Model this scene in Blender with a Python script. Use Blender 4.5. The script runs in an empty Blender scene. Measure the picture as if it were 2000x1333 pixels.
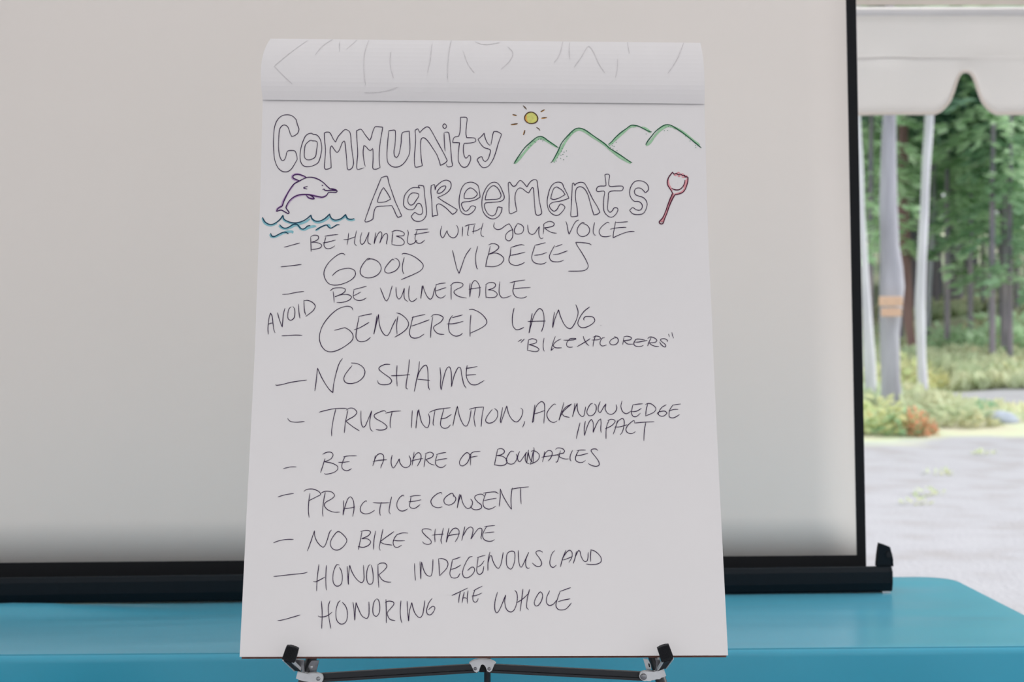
import bpy, bmesh, math, random
from mathutils import Vector, Matrix, noise
random.seed(11)
S = bpy.context.scene
COL = S.collection
F = 2000*50/36.0          # focal length in pixels (50 mm lens)
EYE = 1.35                # camera height
HOR = 640.0               # image row of the horizon

# ---------------------------------------------------------------- camera, sky, light
cam = bpy.data.cameras.new('camera'); cam_o = bpy.data.objects.new('camera', cam); COL.objects.link(cam_o)
cam_o.location = (0, 0, EYE); cam_o.rotation_euler = (math.pi/2, 0, 0)
cam.lens = 50; cam.sensor_width = 36; cam.shift_y = -26.5/2000
cam.dof.use_dof = True; cam.dof.focus_distance = 2.1; cam.dof.aperture_fstop = 5.8
cam.clip_end = 500
S.camera = cam_o
S.view_settings.view_transform = 'Standard'; S.view_settings.look = 'None'
S.view_settings.gamma = 1; S.view_settings.use_curve_mapping = False
S.view_settings.exposure = 0.27
w = bpy.data.worlds.new('sky'); S.world = w; w.use_nodes = True
nt = w.node_tree; nt.nodes.clear()
out = nt.nodes.new('ShaderNodeOutputWorld'); bg = nt.nodes.new('ShaderNodeBackground')
tc = nt.nodes.new('ShaderNodeTexCoord'); sep = nt.nodes.new('ShaderNodeSeparateXYZ')
rp = nt.nodes.new('ShaderNodeValToRGB')
nt.links.new(tc.outputs['Generated'], sep.inputs[0]); nt.links.new(sep.outputs['Z'], rp.inputs[0])
rp.color_ramp.elements[0].position = 0.0; rp.color_ramp.elements[0].color = (.76, .78, .82, 1)
rp.color_ramp.elements[1].position = 0.9; rp.color_ramp.elements[1].color = (1.02, 1.03, 1.06, 1)
nt.links.new(rp.outputs[0], bg.inputs['Color']); bg.inputs['Strength'].default_value = 1.35
nt.links.new(bg.outputs[0], out.inputs[0])
sun = bpy.data.lights.new('sun', 'SUN'); sun.energy = 3.3; sun.angle = math.radians(45); sun.color = (1, .97, .93)
sun_o = bpy.data.objects.new('sun', sun); COL.objects.link(sun_o); sun_o.rotation_euler = Vector((.80, .20, .52)).to_track_quat('Z', 'Y').to_euler()

# ---------------------------------------------------------------- helpers
def mat(name, color, rough=.6, spec=.5, metal=0, c2=None, scale=8, bump=0, bscale=60, coord='Object', trans=0, transm=0, sheen=0, stretch=None, detail=3):
    m = bpy.data.materials.new(name); m.use_nodes = True; t = m.node_tree; p = t.nodes['Principled BSDF']
    p.inputs['Roughness'].default_value = rough; p.inputs['Metallic'].default_value = metal
    p.inputs['Specular IOR Level'].default_value = spec
    p.inputs['Sheen Weight'].default_value = sheen
    tc = t.nodes.new('ShaderNodeTexCoord'); mp = t.nodes.new('ShaderNodeMapping')
    t.links.new(tc.outputs[coord], mp.inputs[0])
    if stretch: mp.inputs['Scale'].default_value = stretch
    c2 = c2 or tuple(c*.94 for c in color)
    n = t.nodes.new('ShaderNodeTexNoise'); n.inputs['Scale'].default_value = scale; n.inputs['Detail'].default_value = detail
    t.links.new(mp.outputs[0], n.inputs['Vector'])
    r = t.nodes.new('ShaderNodeValToRGB'); r.color_ramp.elements[0].position = .32; r.color_ramp.elements[1].position = .68
    r.color_ramp.elements[0].color = (*color, 1); r.color_ramp.elements[1].color = (*c2, 1)
    t.links.new(n.outputs['Fac'], r.inputs[0]); t.links.new(r.outputs[0], p.inputs['Base Color'])
    if bump:
        n2 = t.nodes.new('ShaderNodeTexNoise'); n2.inputs['Scale'].default_value = bscale; n2.inputs['Detail'].default_value = 4
        t.links.new(mp.outputs[0], n2.inputs['Vector'])
        b = t.nodes.new('ShaderNodeBump'); b.inputs['Strength'].default_value = bump; b.inputs['Distance'].default_value = .01
        t.links.new(n2.outputs['Fac'], b.inputs['Height']); t.links.new(b.outputs[0], p.inputs['Normal'])
    if trans:
        o = t.nodes['Material Output']; tr = t.nodes.new('ShaderNodeBsdfTranslucent'); mx = t.nodes.new('ShaderNodeMixShader')
        t.links.new(r.outputs[0], tr.inputs[0]); mx.inputs[0].default_value = trans
        t.links.new(p.outputs[0], mx.inputs[1]); t.links.new(tr.outputs[0], mx.inputs[2]); t.links.new(mx.outputs[0], o.inputs[0])
    return m

def link(name, me, m=None, parent=None, kind=None, label=None, smooth=False):
    o = bpy.data.objects.new(name, me); COL.objects.link(o)
    if m:
        if isinstance(m, (list, tuple)):
            for q in m: me.materials.append(q)
        else: me.materials.append(m)
    if parent: o.parent = parent
    if kind: o['kind'] = kind
    if label: o['label'] = label
    if smooth: me.polygons.foreach_set('use_smooth', [True]*len(me.polygons))
    return o
def tag(o, label, cat, group=None, kind=None):
    o['label'] = label; o['category'] = cat
    if group: o['group'] = group
    if kind: o['kind'] = kind
    return o
def empty(name, loc, label, cat, group=None):
    o = bpy.data.objects.new(name, None); COL.objects.link(o); o.location = loc; o.empty_display_size = .1
    return tag(o, label, cat, group)
def mesh(name, vs, fs):
    me = bpy.data.meshes.new(name); me.from_pydata([tuple(v) for v in vs], [], fs); me.update(); return me
def bm_mesh(name, bm):
    bmesh.ops.recalc_face_normals(bm, faces=bm.faces[:])
    me = bpy.data.meshes.new(name); bm.to_mesh(me); bm.free(); return me
def add_tube(bm, pts, rad, n=14, cap=True):
    """tube along points, rad a number or a list"""
    pts = [Vector(p) for p in pts]; rad = rad if isinstance(rad, (list, tuple)) else [rad]*len(pts)
    rings = []
    up = None
    for i, p in enumerate(pts):
        a = pts[max(i-1, 0)]; b = pts[min(i+1, len(pts)-1)]; d = (b-a).normalized()
        if up is None:
            up = d.orthogonal().normalized()
        up = (up - d*up.dot(d)).normalized(); s = d.cross(up)
        rings.append([bm.verts.new(p + (up*math.cos(2*math.pi*k/n) + s*math.sin(2*math.pi*k/n))*rad[i]) for k in range(n)])
    for r0, r1 in zip(rings, rings[1:]):
        for k in range(n): bm.faces.new((r0[k], r0[(k+1) % n], r1[(k+1) % n], r1[k]))
    if cap:
        bm.faces.new(rings[0][::-1]); bm.faces.new(rings[-1])
def tube(name, pts, rad, m, parent=None, n=14, **k):
    bm = bmesh.new(); add_tube(bm, pts, rad, n); return link(name, bm_mesh(name, bm), m, parent, smooth=False if n < 9 else True, **k)
def add_box(bm, c, size, mtx=None, bev=0):
    r = bmesh.ops.create_cube(bm, size=1); vs = r['verts']
    M = Matrix.Translation(Vector(c)) @ (mtx.to_4x4() if mtx else Matrix.Identity(4)) @ Matrix.Diagonal((*size, 1))
    bmesh.ops.transform(bm, matrix=M, verts=vs)
    if bev:
        es = list({e for v in vs for e in v.link_edges})
        bmesh.ops.bevel(bm, geom=es, offset=bev, segments=2, affect='EDGES', profile=.6)
def box(name, c, size, m, parent=None, mtx=None, bev=0, **k):
    bm = bmesh.new(); add_box(bm, c, size, mtx, bev); return link(name, bm_mesh(name, bm), m, parent, **k)
def at(px, py, D):
    return Vector(((px-1000)/F*D, D, EYE+(HOR-py)/F*D))
def loop_prism(bm, front, back, bev=0):
    """solid between two equal loops of 3-D points"""
    a = [bm.verts.new(p) for p in front]; b = [bm.verts.new(p) for p in back]; n = len(a)
    f1 = bm.faces.new(a); f2 = bm.faces.new(b[::-1]); 
    for i in range(n): bm.faces.new((a[i], b[i], b[(i+1) % n], a[(i+1) % n]))
    if bev:
        bmesh.ops.bevel(bm, geom=list(f1.edges)+list(f2.edges), offset=bev, segments=2, affect='EDGES')
def plate(name, zo, s, pts, D0, D1, m, parent, bev=0, **k):
    """solid plate: outline given on the plane at distance D0, straight back to D1"""
    fr = [at(zo[0]+x/s, zo[1]+y/s, D0) for x, y in pts]
    bk = [Vector((p.x, D1, p.z)) for p in fr]
    bm = bmesh.new(); loop_prism(bm, fr, bk, bev); return link(name, bm_mesh(name, bm), m, parent, **k)

# ---------------------------------------------------------------- materials
M = {}
M['screen'] = mat('screen_fabric', (.76, .715, .675), .85, .2, c2=(.745, .702, .662), scale=2)
M['black_fab'] = mat('black_border', (.008, .009, .011), .8, .2)
M['casing'] = mat('black_casing', (.003, .007, .011), .5, .15, bump=.15, bscale=300)
M['cloth'] = mat('blue_tablecloth', (0.0, .285, .43), .27, .75, c2=(0.0, .27, .41), scale=3, bump=.02, bscale=900, sheen=.12)
M['paper'] = mat('paper', (.71, .695, .700), .75, .25, c2=(.70, .687, .692), scale=5)
M['paper_edge'] = mat('paper_edges', (.70, .69, .70), .8, .2, scale=4, stretch=(1, 400, 1))
M['chip'] = mat('brown_backing_board', (.20, .095, .075), .8, .2, c2=(.15, .07, .055), scale=120, bump=.2, bscale=400)
M['eblack'] = mat('black_painted_tube', (.012, .015, .02), .38, .5, scale=40)
M['rubber'] = mat('black_rubber', (.005, .006, .009), .65, .3, bump=.3, bscale=500)
M['silver'] = mat('silver_cast_metal', (.70, .72, .74), .38, .5, .55, c2=(.62, .64, .66), scale=60)
M['steel'] = mat('grey_steel', (.33, .34, .36), .35, .5, .8, c2=(.2, .2, .22), scale=90)
M['tent'] = mat('white_tent_vinyl', (.785, .765, .75), .6, .3, c2=(.75, .735, .725), scale=1.5, trans=.5)
M['tape'] = mat('beige_hem_tape', (.66, .60, .54), .7, .3)
M['pole'] = mat('white_pole', (.75, .75, .76), .4, .5, .2)
M['bark'] = mat('grey_bark', (.42, .425, .48), .9, .2, c2=(.27, .27, .31), scale=5, stretch=(1, 1, .18), bump=.8, bscale=9)
M['bark_pale'] = mat('pale_bark', (.68, .69, .74), .9, .2, c2=(.54, .54, .60), scale=6, stretch=(1, 1, .2), bump=.5, bscale=9)
M['bark_dark'] = mat('purple_brown_bark', (.34, .29, .33), .9, .2, c2=(.17, .17, .22), scale=5, stretch=(1, 1, .2), bump=.6, bscale=9)
M['bark_red'] = mat('reddish_bark', (.30, .19, .18), .9, .2, c2=(.2, .12, .12), scale=5, stretch=(1, 1, .2))
M['needle'] = mat('needle_green', (.48, .66, .45), .7, .3, c2=(.26, .45, .30), scale=.9, trans=.5)
M['needle_d'] = mat('needle_dark_green', (.30, .46, .34), .7, .3, c2=(.13, .26, .20), scale=.8, trans=.45)
M['needle_l'] = mat('leaf_light_green', (.62, .78, .56), .7, .3, c2=(.46, .66, .42), scale=1.2, trans=.4)
M['shrub'] = mat('shrub_green', (.54, .64, .36), .7, .3, c2=(.70, .66, .38), scale=2, trans=.45)
M['shrub_o'] = mat('orange_dry_leaves', (.78, .44, .28), .7, .3, c2=(.66, .38, .24), scale=2, trans=.3)
M['grass'] = mat('grass_green', (.50, .62, .42), .8, .2, c2=(.68, .66, .46), scale=.8, trans=.45)
M['board'] = mat('pale_orange_sign_board', (.64, .45, .32), .6, .3, c2=(.60, .40, .29), scale=3)
M['rock'] = mat('pale_rock', (.40, .44, .50), .9, .2, c2=(.33, .37, .44), scale=3, bump=.6, bscale=8)
def ink(n, c): M[n] = mat('ink_'+n.lower(), c, .6, .2, c2=tuple(x*.8+.004 for x in c), scale=200)
ink('INK', (.028, .009, .050)); ink('PURPLE', (.045, .006, .085)); ink('PALEPURPLE', (.50, .36, .56)); ink('TEAL', (.006, .06, .11))
ink('PALECYAN', (.25, .53, .60)); ink('BROWN', (.09, .045, .02)); ink('ORANGE', (.78, .40, .10)); ink('GREEN', (.008, .10, .045))
ink('PALEGREEN', (.34, .58, .37)); ink('CRIMSON', (.09, .008, .035)); ink('PINK', (.76, .34, .37)); ink('YELLOW', (.66, .66, .19)); ink('SHOW', (.65, .632, .645))

# ---------------------------------------------------------------- ground (gravel clearing rising into the forest)
def sm(a, b, t):
    t = max(0, min(1, (t-a)/(b-a))); return t*t*(3-2*t)
KN = [(-60, 0), (13, 0), (15.5, .07), (18, .26), (22, .36), (26, .72), (30, 1.08), (38, 1.9), (60, 4.2), (110, 9)]
def gh(x, y):
    z = 0
    for (a, za), (b, zb) in zip(KN, KN[1:]):
        if a <= y <= b: z = za+(zb-za)*(y-a)/(b-a); break
    z += sm(22, 32, y)*max(0, min(1, (x-8)/3.5))*.55
    if y > 13: z += noise.noise(Vector((x*.35, y*.35, 0)))*.16*sm(13, 22, y)
    return z
xs = [-45+i*1.5 for i in range(24)]+[-9+i*.5 for i in range(56)]+[19+i*2 for i in range(16)]
ys = [-30+i*2 for i in range(15)]+[0+i*.5 for i in range(90)]+[45+i*3 for i in range(20)]
vs = []; fs = []
for y in ys:
    for x in xs:
        vs.append((x, y, gh(x, y)+(noise.noise(Vector((x*1.3, y*1.3, 3)))*.012 if y > 6 else 0)))
W = len(xs)
for j in range(len(ys)-1):
    for i in range(W-1): fs.append((j*W+i, j*W+i+1, (j+1)*W+i+1, (j+1)*W+i))
gm = bpy.data.materials.new('gravel_and_meadow'); gm.use_nodes = True; t = gm.node_tree; p = t.nodes['Principled BSDF']; p.inputs['Roughness'].default_value = .95
p.inputs['Specular IOR Level'].default_value = .15
tc = t.nodes.new('ShaderNodeTexCoord')
def N(scale, det=4):
    n = t.nodes.new('ShaderNodeTexNoise'); n.inputs['Scale'].default_value = scale; n.inputs['Detail'].default_value = det; t.links.new(tc.outputs['Object'], n.inputs['Vector']); return n.outputs['Fac']
def ramp(src, stops):
    r = t.nodes.new('ShaderNodeValToRGB'); t.links.new(src, r.inputs[0])
    e = r.color_ramp.elements
    while len(e) < len(stops): e.new(.5)
    for q, (pos, c) in zip(e, stops): q.position = pos; q.color = (*c, 1)
    return r.outputs[0]
def math_(op, a, b):
    n = t.nodes.new('ShaderNodeMath'); n.operation = op
    for i, v in enumerate((a, b)):
        if isinstance(v, (int, float)): n.inputs[i].default_value = v
        else: t.links.new(v, n.inputs[i])
    return n.outputs[0]
def mix(f, a, b):
    n = t.nodes.new('ShaderNodeMix'); n.data_type = 'RGBA'; t.links.new(f, n.inputs[0]); t.links.new(a, n.inputs[6]); t.links.new(b, n.inputs[7]); return n.outputs[2]
sp = t.nodes.new('ShaderNodeSeparateXYZ'); t.links.new(tc.outputs['Object'], sp.inputs[0])
gravel = ramp(N(2.2, 6), [(.3, (.37, .37, .395)), (.5, (.34, .34, .365)), (.7, (.275, .26, .26))])
fine = ramp(N(45, 3), [(.3, (.32, .32, .34)), (.7, (.41, .41, .435))])
gmx = t.nodes.new('ShaderNodeMix'); gmx.data_type = 'RGBA'; gmx.inputs[0].default_value = .4; t.links.new(gravel, gmx.inputs[6]); t.links.new(fine, gmx.inputs[7])
grass = ramp(N(1.1, 5), [(.28, (.34, .46, .30)), (.42, (.50, .57, .40)), (.55, (.50, .51, .37)), (.7, (.50, .46, .37))])
edge = math_('ADD', sp.outputs['Y'], math_('MULTIPLY', N(.55, 4), 4.0))
fac = ramp(edge, [(0, (0, 0, 0)), (1, (1, 1, 1))])
e2 = t.nodes.new('ShaderNodeMapRange'); e2.inputs[1].default_value = 17.5; e2.inputs[2].default_value = 18.0; t.links.new(edge, e2.inputs[0])
patch = t.nodes.new('ShaderNodeMapRange'); t.links.new(math_('SUBTRACT', math_('ADD', sp.outputs['X'], math_('MULTIPLY', N(.4, 2), 2)), math_('ABSOLUTE', math_('SUBTRACT', sp.outputs['Y'], 20.6), 0)), patch.inputs[0])
patch.inputs[1].default_value = 6.3; patch.inputs[2].default_value = 6.9
f2 = math_('MULTIPLY', e2.outputs[0], math_('SUBTRACT', 1.0, patch.outputs[0]))
t.links.new(mix(f2, gmx.outputs[2], grass), p.inputs['Base Color'])
b = t.nodes.new('ShaderNodeBump'); b.inputs['Strength'].default_value = .5; b.inputs['Distance'].default_value = .03; t.links.new(N(30, 4), b.inputs['Height']); t.links.new(b.outputs[0], p.inputs['Normal'])
g = link('floor', mesh('floor', vs, fs), gm, smooth=True); g['kind'] = 'structure'; g['label'] = 'pale gravel ground rising to a grassy forest edge'

# ---------------------------------------------------------------- tent
TX0, TX1, TY0, TY1, TZ = -6.4, 2.9, -6.2, 6.0, 2.655
tent = empty('marquee_tent', (0, 0, 0), 'white marquee tent with a scalloped valance hanging behind the screen', 'tent')
bm = bmesh.new()   # hip roof: sagging fabric panels
ap = ((TX0+TX1)/2, -.1, 4.3); nseg = 24
for (c0, c1) in (((TX0, TY1), (TX1, TY1)), ((TX1, TY1), (TX1, TY0)), ((TX1, TY0), (TX0, TY0)), ((TX0, TY0), (TX0, TY1))):
    grid = []
    for i in range(nseg+1):
        u = i/nseg; e = Vector((c0[0]+(c1[0]-c0[0])*u, c0[1]+(c1[1]-c0[1])*u, TZ+.055)); row = []
        for j in range(13):
            v = j/12; q = e.lerp(Vector(ap), v*.985); q.z -= .10*math.sin(math.pi*v)*math.sin(math.pi*u)*1.4
            row.append(bm.verts.new(q))
        grid.append(row)
    for i in range(nseg):
        for j in range(12): bm.faces.new((grid[i][j], grid[i+1][j], grid[i+1][j+1], grid[i][j+1]))
link('roof_canopy', bm_mesh('roof_canopy', bm), M['tent'], tent, smooth=True)
def valance(c0, c1, phase=0, far=False):
    c0 = Vector(c0); c1 = Vector(c1); d = c1-c0; L = d.length; d.normalize(); nrm = Vector((d.y, -d.x))
    nx = int(L/.008); per = .64
    def low(s):      # bottom edge of the scallops
        q = ((s+phase) % per)/per; q = min(q, 1-q)*per     # distance to the notch
        T = ((0, .2262), (.010, .2272), (.019, .2315), (.032, .246), (.041, .268), (.054, .311), (.071, .354), (.089, .376), (.108, .393), (.130, .404), (9, .4042))
        for (a, va), (b_, vb) in zip(T, T[1:]):
            if q <= b_: return va+(vb-va)*(q-a)/(b_-a)
    # outer skin, inner skin
    cols = []
    for i in range(nx+1):
        s = L*i/nx; P = c0+d*s; h = [-.05, .03, .09, .155, .163, .170]
        zl = low(s)
        rows = h+[.170+(zl-.170)*k/5 for k in range(1, 6)]
        cols.append((P, s, rows, zl))
    bm = bmesh.new(); g = []
    for P, s, rows, zl in cols:
        col = []
        for r, dz in enumerate(rows):
            off = .010*math.sin(s*5.1+r*.35)*(dz/.4)*1.3+.004*math.sin(s*23+r*.6)*(dz/.4) + (.004 if 3 <= r <= 4 else 0)
            q = P+nrm*off; col.append(bm.verts.new((q.x, q.y, TZ-dz)))
        g.append(col)
    for a, b_ in zip(g, g[1:]):
        for r in range(len(a)-1): bm.faces.new((a[r], b_[r], b_[r+1], a[r+1]))
    bmesh.ops.solidify(bm, geom=bm.faces[:], thickness=.0018)
    v = link('valance', bm_mesh('valance', bm), M['tent'], tent, smooth=True)
    bm = bmesh.new(); pts = []
    for P, s, rows, zl in cols:
        dz = rows[-1]; off = .010*math.sin(s*5.1+10*.35)*(dz/.4)*1.3+.004*math.sin(s*23+6)*(dz/.4)
        q = P+nrm*off; pts.append((q.x, q.y, TZ-dz))
    add_tube(bm, pts, .0065, 6); link('hem_tape', bm_mesh('hem_tape', bm), M['tape'], v)
    bm = bmesh.new(); add_tube(bm, [(c0.x-nrm.x*.006, c0.y-nrm.y*.006, TZ-.164), (c1.x-nrm.x*.006, c1.y-nrm.y*.006, TZ-.164)], .003, 6)
    link('seam', bm_mesh('seam', bm), M['tent'], v)
valance((TX0, TY1), (TX1, TY1), phase=-(1.912-TX0) % .64)
valance((TX1, TY1), (TX1, TY0)); valance((TX1, TY0), (TX0, TY0)); valance((TX0, TY0), (TX0, TY1))
for a, b_ in (((TX0, TY1), (TX1, TY1)), ((TX1, TY1), (TX1, TY0)), ((TX1, TY0), (TX0, TY0)), ((TX0, TY0), (TX0, TY1))):
    cx, cy = (a[0]+b_[0])/2, (a[1]+b_[1])/2; k = .993; in_ = lambda v: v+.045 if v < 0 else v-.045
    tube('eave_pole', [(in_(a[0]), in_(a[1]), TZ+.020), (in_(b_[0]), in_(b_[1]), TZ+.020)], .019, M['pole'], tent)
box('roof_tone_strip', ((TX0+TX1)/2, TY1-.075, TZ+.058), (TX1-TX0-.3, .004, .040), M['tape'], tent)  # added strip in hem tape beige, tones down the over-bright roof underside
box('roof_tone_strip', ((TX0+TX1)/2, TY1-.085, TZ+.085), (TX1-TX0-.3, .004, .014), M['bark_red'], tent)  # brown line along the top of the added strip
for x in (TX0+.05, TX1-.05):
    for y in (TY0+.06, TY1-.06):
        bm = bmesh.new(); add_tube(bm, [(x, y, 0.012), (x, y, TZ+.03)], .03, 16); add_box(bm, (x, y, .006), (.2, .2, .012))
        link('tent_pole', bm_mesh('tent_pole', bm), M['pole'], tent)

# ---------------------------------------------------------------- folding table under its cloth
TA = math.radians(2.1); ex = Vector((math.cos(TA), math.sin(TA), 0)); ey = Vector((-math.sin(TA), math.cos(TA), 0))
TP = Vector((1.098, 2.69, 0))                      # right front corner
TLEN, TDEP, TH = 2.44, .77, .745
def tp(u, v, z): return TP - ex*u + ey*v + Vector((0, 0, z))    # u to the left, v to the back
tc_ = tp(TLEN/2, TDEP/2, 0); RZ = Matrix.Rotation(TA, 3, 'Z')
tab = empty('folding_table', tc_, 'long folding table hidden beneath the bright blue cloth', 'table')
def tbox(name, u, v, z, su, sv, sz, m, parent, bev=0):
    c = tp(u, v, z)-tc_; return box(name, c, (su, sv, sz), m, parent, RZ, bev)
tbox('tabletop', TLEN/2, TDEP/2, TH-.026, TLEN-.09, TDEP-.09, .04, M['pole'], tab, .008)
for u in (.25, TLEN-.25):
    for v in (.12, TDEP-.12):
        a = tp(u, v, 0)-tc_; tube('leg', [a, a+Vector((0, 0, TH-.05))], .014, M['steel'], tab)
bm = bmesh.new(); r0 = .075; per = []
def arc(cx, cy, a0):
    return [(cx+r0*math.cos(math.radians(a0+k*9)), cy+r0*math.sin(math.radians(a0+k*9))) for k in range(11)]
def seg(a, b_, n): return [(a[0]+(b_[0]-a[0])*k/n, a[1]+(b_[1]-a[1])*k/n) for k in range(1, n)]
c1 = arc(r0, r0, 180); c2 = arc(TLEN-r0, r0, 270); c3 = arc(TLEN-r0, TDEP-r0, 0); c4 = arc(r0, TDEP-r0, 90)
per = c1+seg(c1[-1], c2[0], 90)+c2+seg(c2[-1], c3[0], 26)+c3+seg(c3[-1], c4[0], 90)+c4+seg(c4[-1], c1[0], 26)
n = len(per)
def wr(x, y):     # soft wrinkles running along the table
    z = .0035*noise.noise(Vector((x*1.1, y*7, 0)))+.0015*noise.noise(Vector((x*3, y*22+x*2, 5)))
    z += .016*math.exp(-((x-2.14)/.22)**2)*math.exp(-((y-.42)/.05)**2)     # the fold riding up before the screen, far left
    return z
rings = []
cu, cv = TLEN/2, TDEP/2
for s in (0.001, .06, .14, .22, .3, .38, .46, .54, .62, .7, .77, .83, .88, .92, .95, .975, .99):
    ring = []
    for (x, y) in per:
        X = cu+(x-cu)*s*.994; Y = cv+(y-cv)*s*.985
        fade = min(1, (1-s)*14)
        ring.append(bm.verts.new(tp(X, Y, TH+wr(X, Y)*fade)))
    rings.append(ring)
for k in range(1, 7):      # rounded edge
    a = k/6*math.pi/2; ro = .014; ring = []
    for i, (x, y) in enumerate(per):
        qx, qy = per[(i+1) % n][0]-per[i-1][0], per[(i+1) % n][1]-per[i-1][1]; l = math.hypot(qx, qy) or 1; nx_, ny_ = qy/l, -qx/l
        off = -ro+ro*math.sin(a)
        ring.append(bm.verts.new(tp(x+nx_*off, y+ny_*off, TH-ro+ro*math.cos(a))))
    rings.append(ring)
arcl = [0]
for i in range(1, n): arcl.append(arcl[-1]+math.hypot(per[i][0]-per[i-1][0], per[i][1]-per[i-1][1]))
for k in range(1, 19):
    z = .731*(1-k/18)**1.0+.004; ring = []; q = (k/18)
    for i, (x, y) in enumerate(per):
        qx, qy = per[(i+1) % n][0]-per[i-1][0], per[(i+1) % n][1]-per[i-1][1]; l = math.hypot(qx, qy) or 1; nx_, ny_ = qy/l, -qx/l
        s_ = arcl[i]; off = q**.8*(.028+.020*math.sin(s_*9+.6*math.sin(s_*3.1))+.008*math.sin(s_*21+2))+.004*noise.noise(Vector((s_*4, z*3, 2)))
        ring.append(bm.verts.new(tp(x+nx_*off, y+ny_*off, z)))
    rings.append(ring)
for a, b_ in zip(rings, rings[1:]):
    for i in range(n): bm.faces.new((a[i], a[(i+1) % n], b_[(i+1) % n], b_[i]))
bm.faces.new(rings[0])
cl = link('tablecloth', bm_mesh('tablecloth', bm), M['cloth'], smooth=True)
tag(cl, 'bright turquoise blue cloth draped to the ground over the long table', 'tablecloth')

# ---------------------------------------------------------------- portable projection screen standing on the table
SA = (3.318, .075, .05)          # D = a + b*X + c*z, the plane of the screen
def splane(px, py):
    a, b_, c = SA; k = 1-b_*(px-1000)/F-c*(HOR-py)/F; D = (a-b_*.815-c*.80+c*EYE)/k; return at(px, py, D)
def sXZ(X, Z): return Vector((X, SA[0]-SA[1]*.815-SA[2]*.80+SA[1]*X+SA[2]*Z, Z))
scr = empty('projection_screen', sXZ(-.35, .8)*1.0, 'large white pull-up projection screen with black border standing on the blue table', 'screen')
so = scr.location.copy()
XL = -1.62; XR = .8145; ZT = 2.36
in_r0 = splane(1652, 0); in_r1 = splane(1673, 1085); out_r0 = splane(1672, 0); out_r1 = splane(1692, 1107)
def ext(a, b_, z):      # point on the line a-b at height z
    k = (z-a.z)/(b_.z-a.z); return a+(b_-a)*k
ir0 = ext(in_r0, in_r1, ZT-.06); orr0 = ext(out_r0, out_r1, ZT); orr1 = ext(out_r0, out_r1, .772)
bl = splane(0, 1100); ir1 = in_r1
dl = (bl-ir1)/(bl.x-ir1.x); il1 = ir1+dl*(XL+.05-ir1.x); ol1 = sXZ(XL, .775); il0 = sXZ(XL+.05, ZT-.06); ol0 = sXZ(XL, ZT)
def sheet(name, quad, m, n1=1, n2=1, th=.0012, yoff=0):
    a, b_, c, d = quad; vs = []; fs = []
    for j in range(n2+1):
        for i in range(n1+1):
            u, v = i/n1, j/n2; q = a.lerp(b_, u).lerp(d.lerp(c, u), v); q = q+Vector((0, yoff, 0))-so
            q.y += .004*math.sin(u*3.3)*math.sin(v*math.pi)
            vs.append(q)
    for j in range(n2):
        for i in range(n1): k = j*(n1+1)+i; fs.append((k, k+1, k+n1+2, k+n1+1))
    me = mesh(name, vs, fs); bm = bmesh.new(); bm.from_mesh(me); bmesh.ops.solidify(bm, geom=bm.faces[:], thickness=th); bpy.data.meshes.remove(me)
    return link(name, bm_mesh(name, bm), m, scr, smooth=n1 > 1)
sheet('screen_fabric', (il1, ir1, ir0, il0), M['screen'], 24, 16)
bo = [(ol1, orr1, ir1, il1), (ir1, orr1, orr0, ir0), (il0, ir0, orr0, ol0), (ol1, il1, il0, ol0)]
for q in bo: sheet('black_border', q, M['black_fab'])
# casing
cb0 = at(1741, 1156, 3.235); cb0.z = TH+.004; cdir = Vector((1, SA[1], 0)).normalized(); cback = Vector((-cdir.y, cdir.x, 0))
prof = [(0, .003), (.004, 0), (.108, 0), (.115, .006), (.116, .022), (.105, .033), (.070, .043), (.010, .0565), (.003, .055), (-.003, .045), (-.004, .02)]
CL = 2.47; bm = bmesh.new(); rings = []
for u in (0, -CL):
    rings.append([bm.verts.new(cb0+cdir*u+cback*a+Vector((0, 0, z))-so) for a, z in prof])
for k in range(len(prof)): bm.faces.new((rings[0][k], rings[0][(k+1) % len(prof)], rings[1][(k+1) % len(prof)], rings[1][k]))
bm.faces.new(rings[0]); bm.faces.new(rings[1][::-1])
link('casing', bm_mesh('casing', bm), M['casing'], scr)
for s_, u in ((1, 0), (-1, -CL)):      # bowed end caps
    bm = bmesh.new(); rr = []
    for k, (o_, q) in enumerate(((-.001, 1.02), (.0022, 1.0), (.0042, .9), (.0055, .6))):
        rr.append([bm.verts.new(cb0+cdir*(u+s_*o_)+cback*(.055+(a-.055)*q)+Vector((0, 0, .027+(z-.027)*q))-so) for a, z in prof])
    for a, b_ in zip(rr, rr[1:]):
        for k in range(len(prof)): bm.faces.new((a[k], a[(k+1) % len(prof)], b_[(k+1) % len(prof)], b_[k]))
    bm.faces.new(rr[-1]); bm.faces.new(rr[0]); link('end_cap', bm_mesh('end_cap', bm), M['casing'], scr)
def bracket(px0, mirror=False):
    pts = [(550, 210), (660, 245), (757, 285), (785, 400), (808, 520), (818, 640), (816, 700), (500, 700), (505, 600), (520, 440), (535, 320)]
    fr = [at(1660+x/9.525, 1040+y/9.525, 3.245) for x, y in pts]
    if mirror:
        cx = cb0.x; fr = [Vector((cb0.x-CL+(cx-p_.x), p_.y-SA[1]*CL, p_.z)) for p_ in fr][::-1]
    for p_ in fr: p_.z = max(p_.z, cb0.z+.055)
    bm = bmesh.new(); loop_prism(bm, [p_-so for p_ in fr], [p_+Vector((0, .018, 0))-so for p_ in fr], .0025)
    o = link('end_bracket', bm_mesh('end_bracket', bm), M['casing'], scr)
    c = fr[0]*0
    for p_ in fr: c += p_/len(fr)
    bm = bmesh.new(); add_tube(bm, [c+Vector((.008, -.003, .004))-so, c+Vector((.008, .004, .004))-so], .007, 12); link('knob', bm_mesh('knob', bm), M['rubber'], o)
bracket(0); bracket(0, True)
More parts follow.
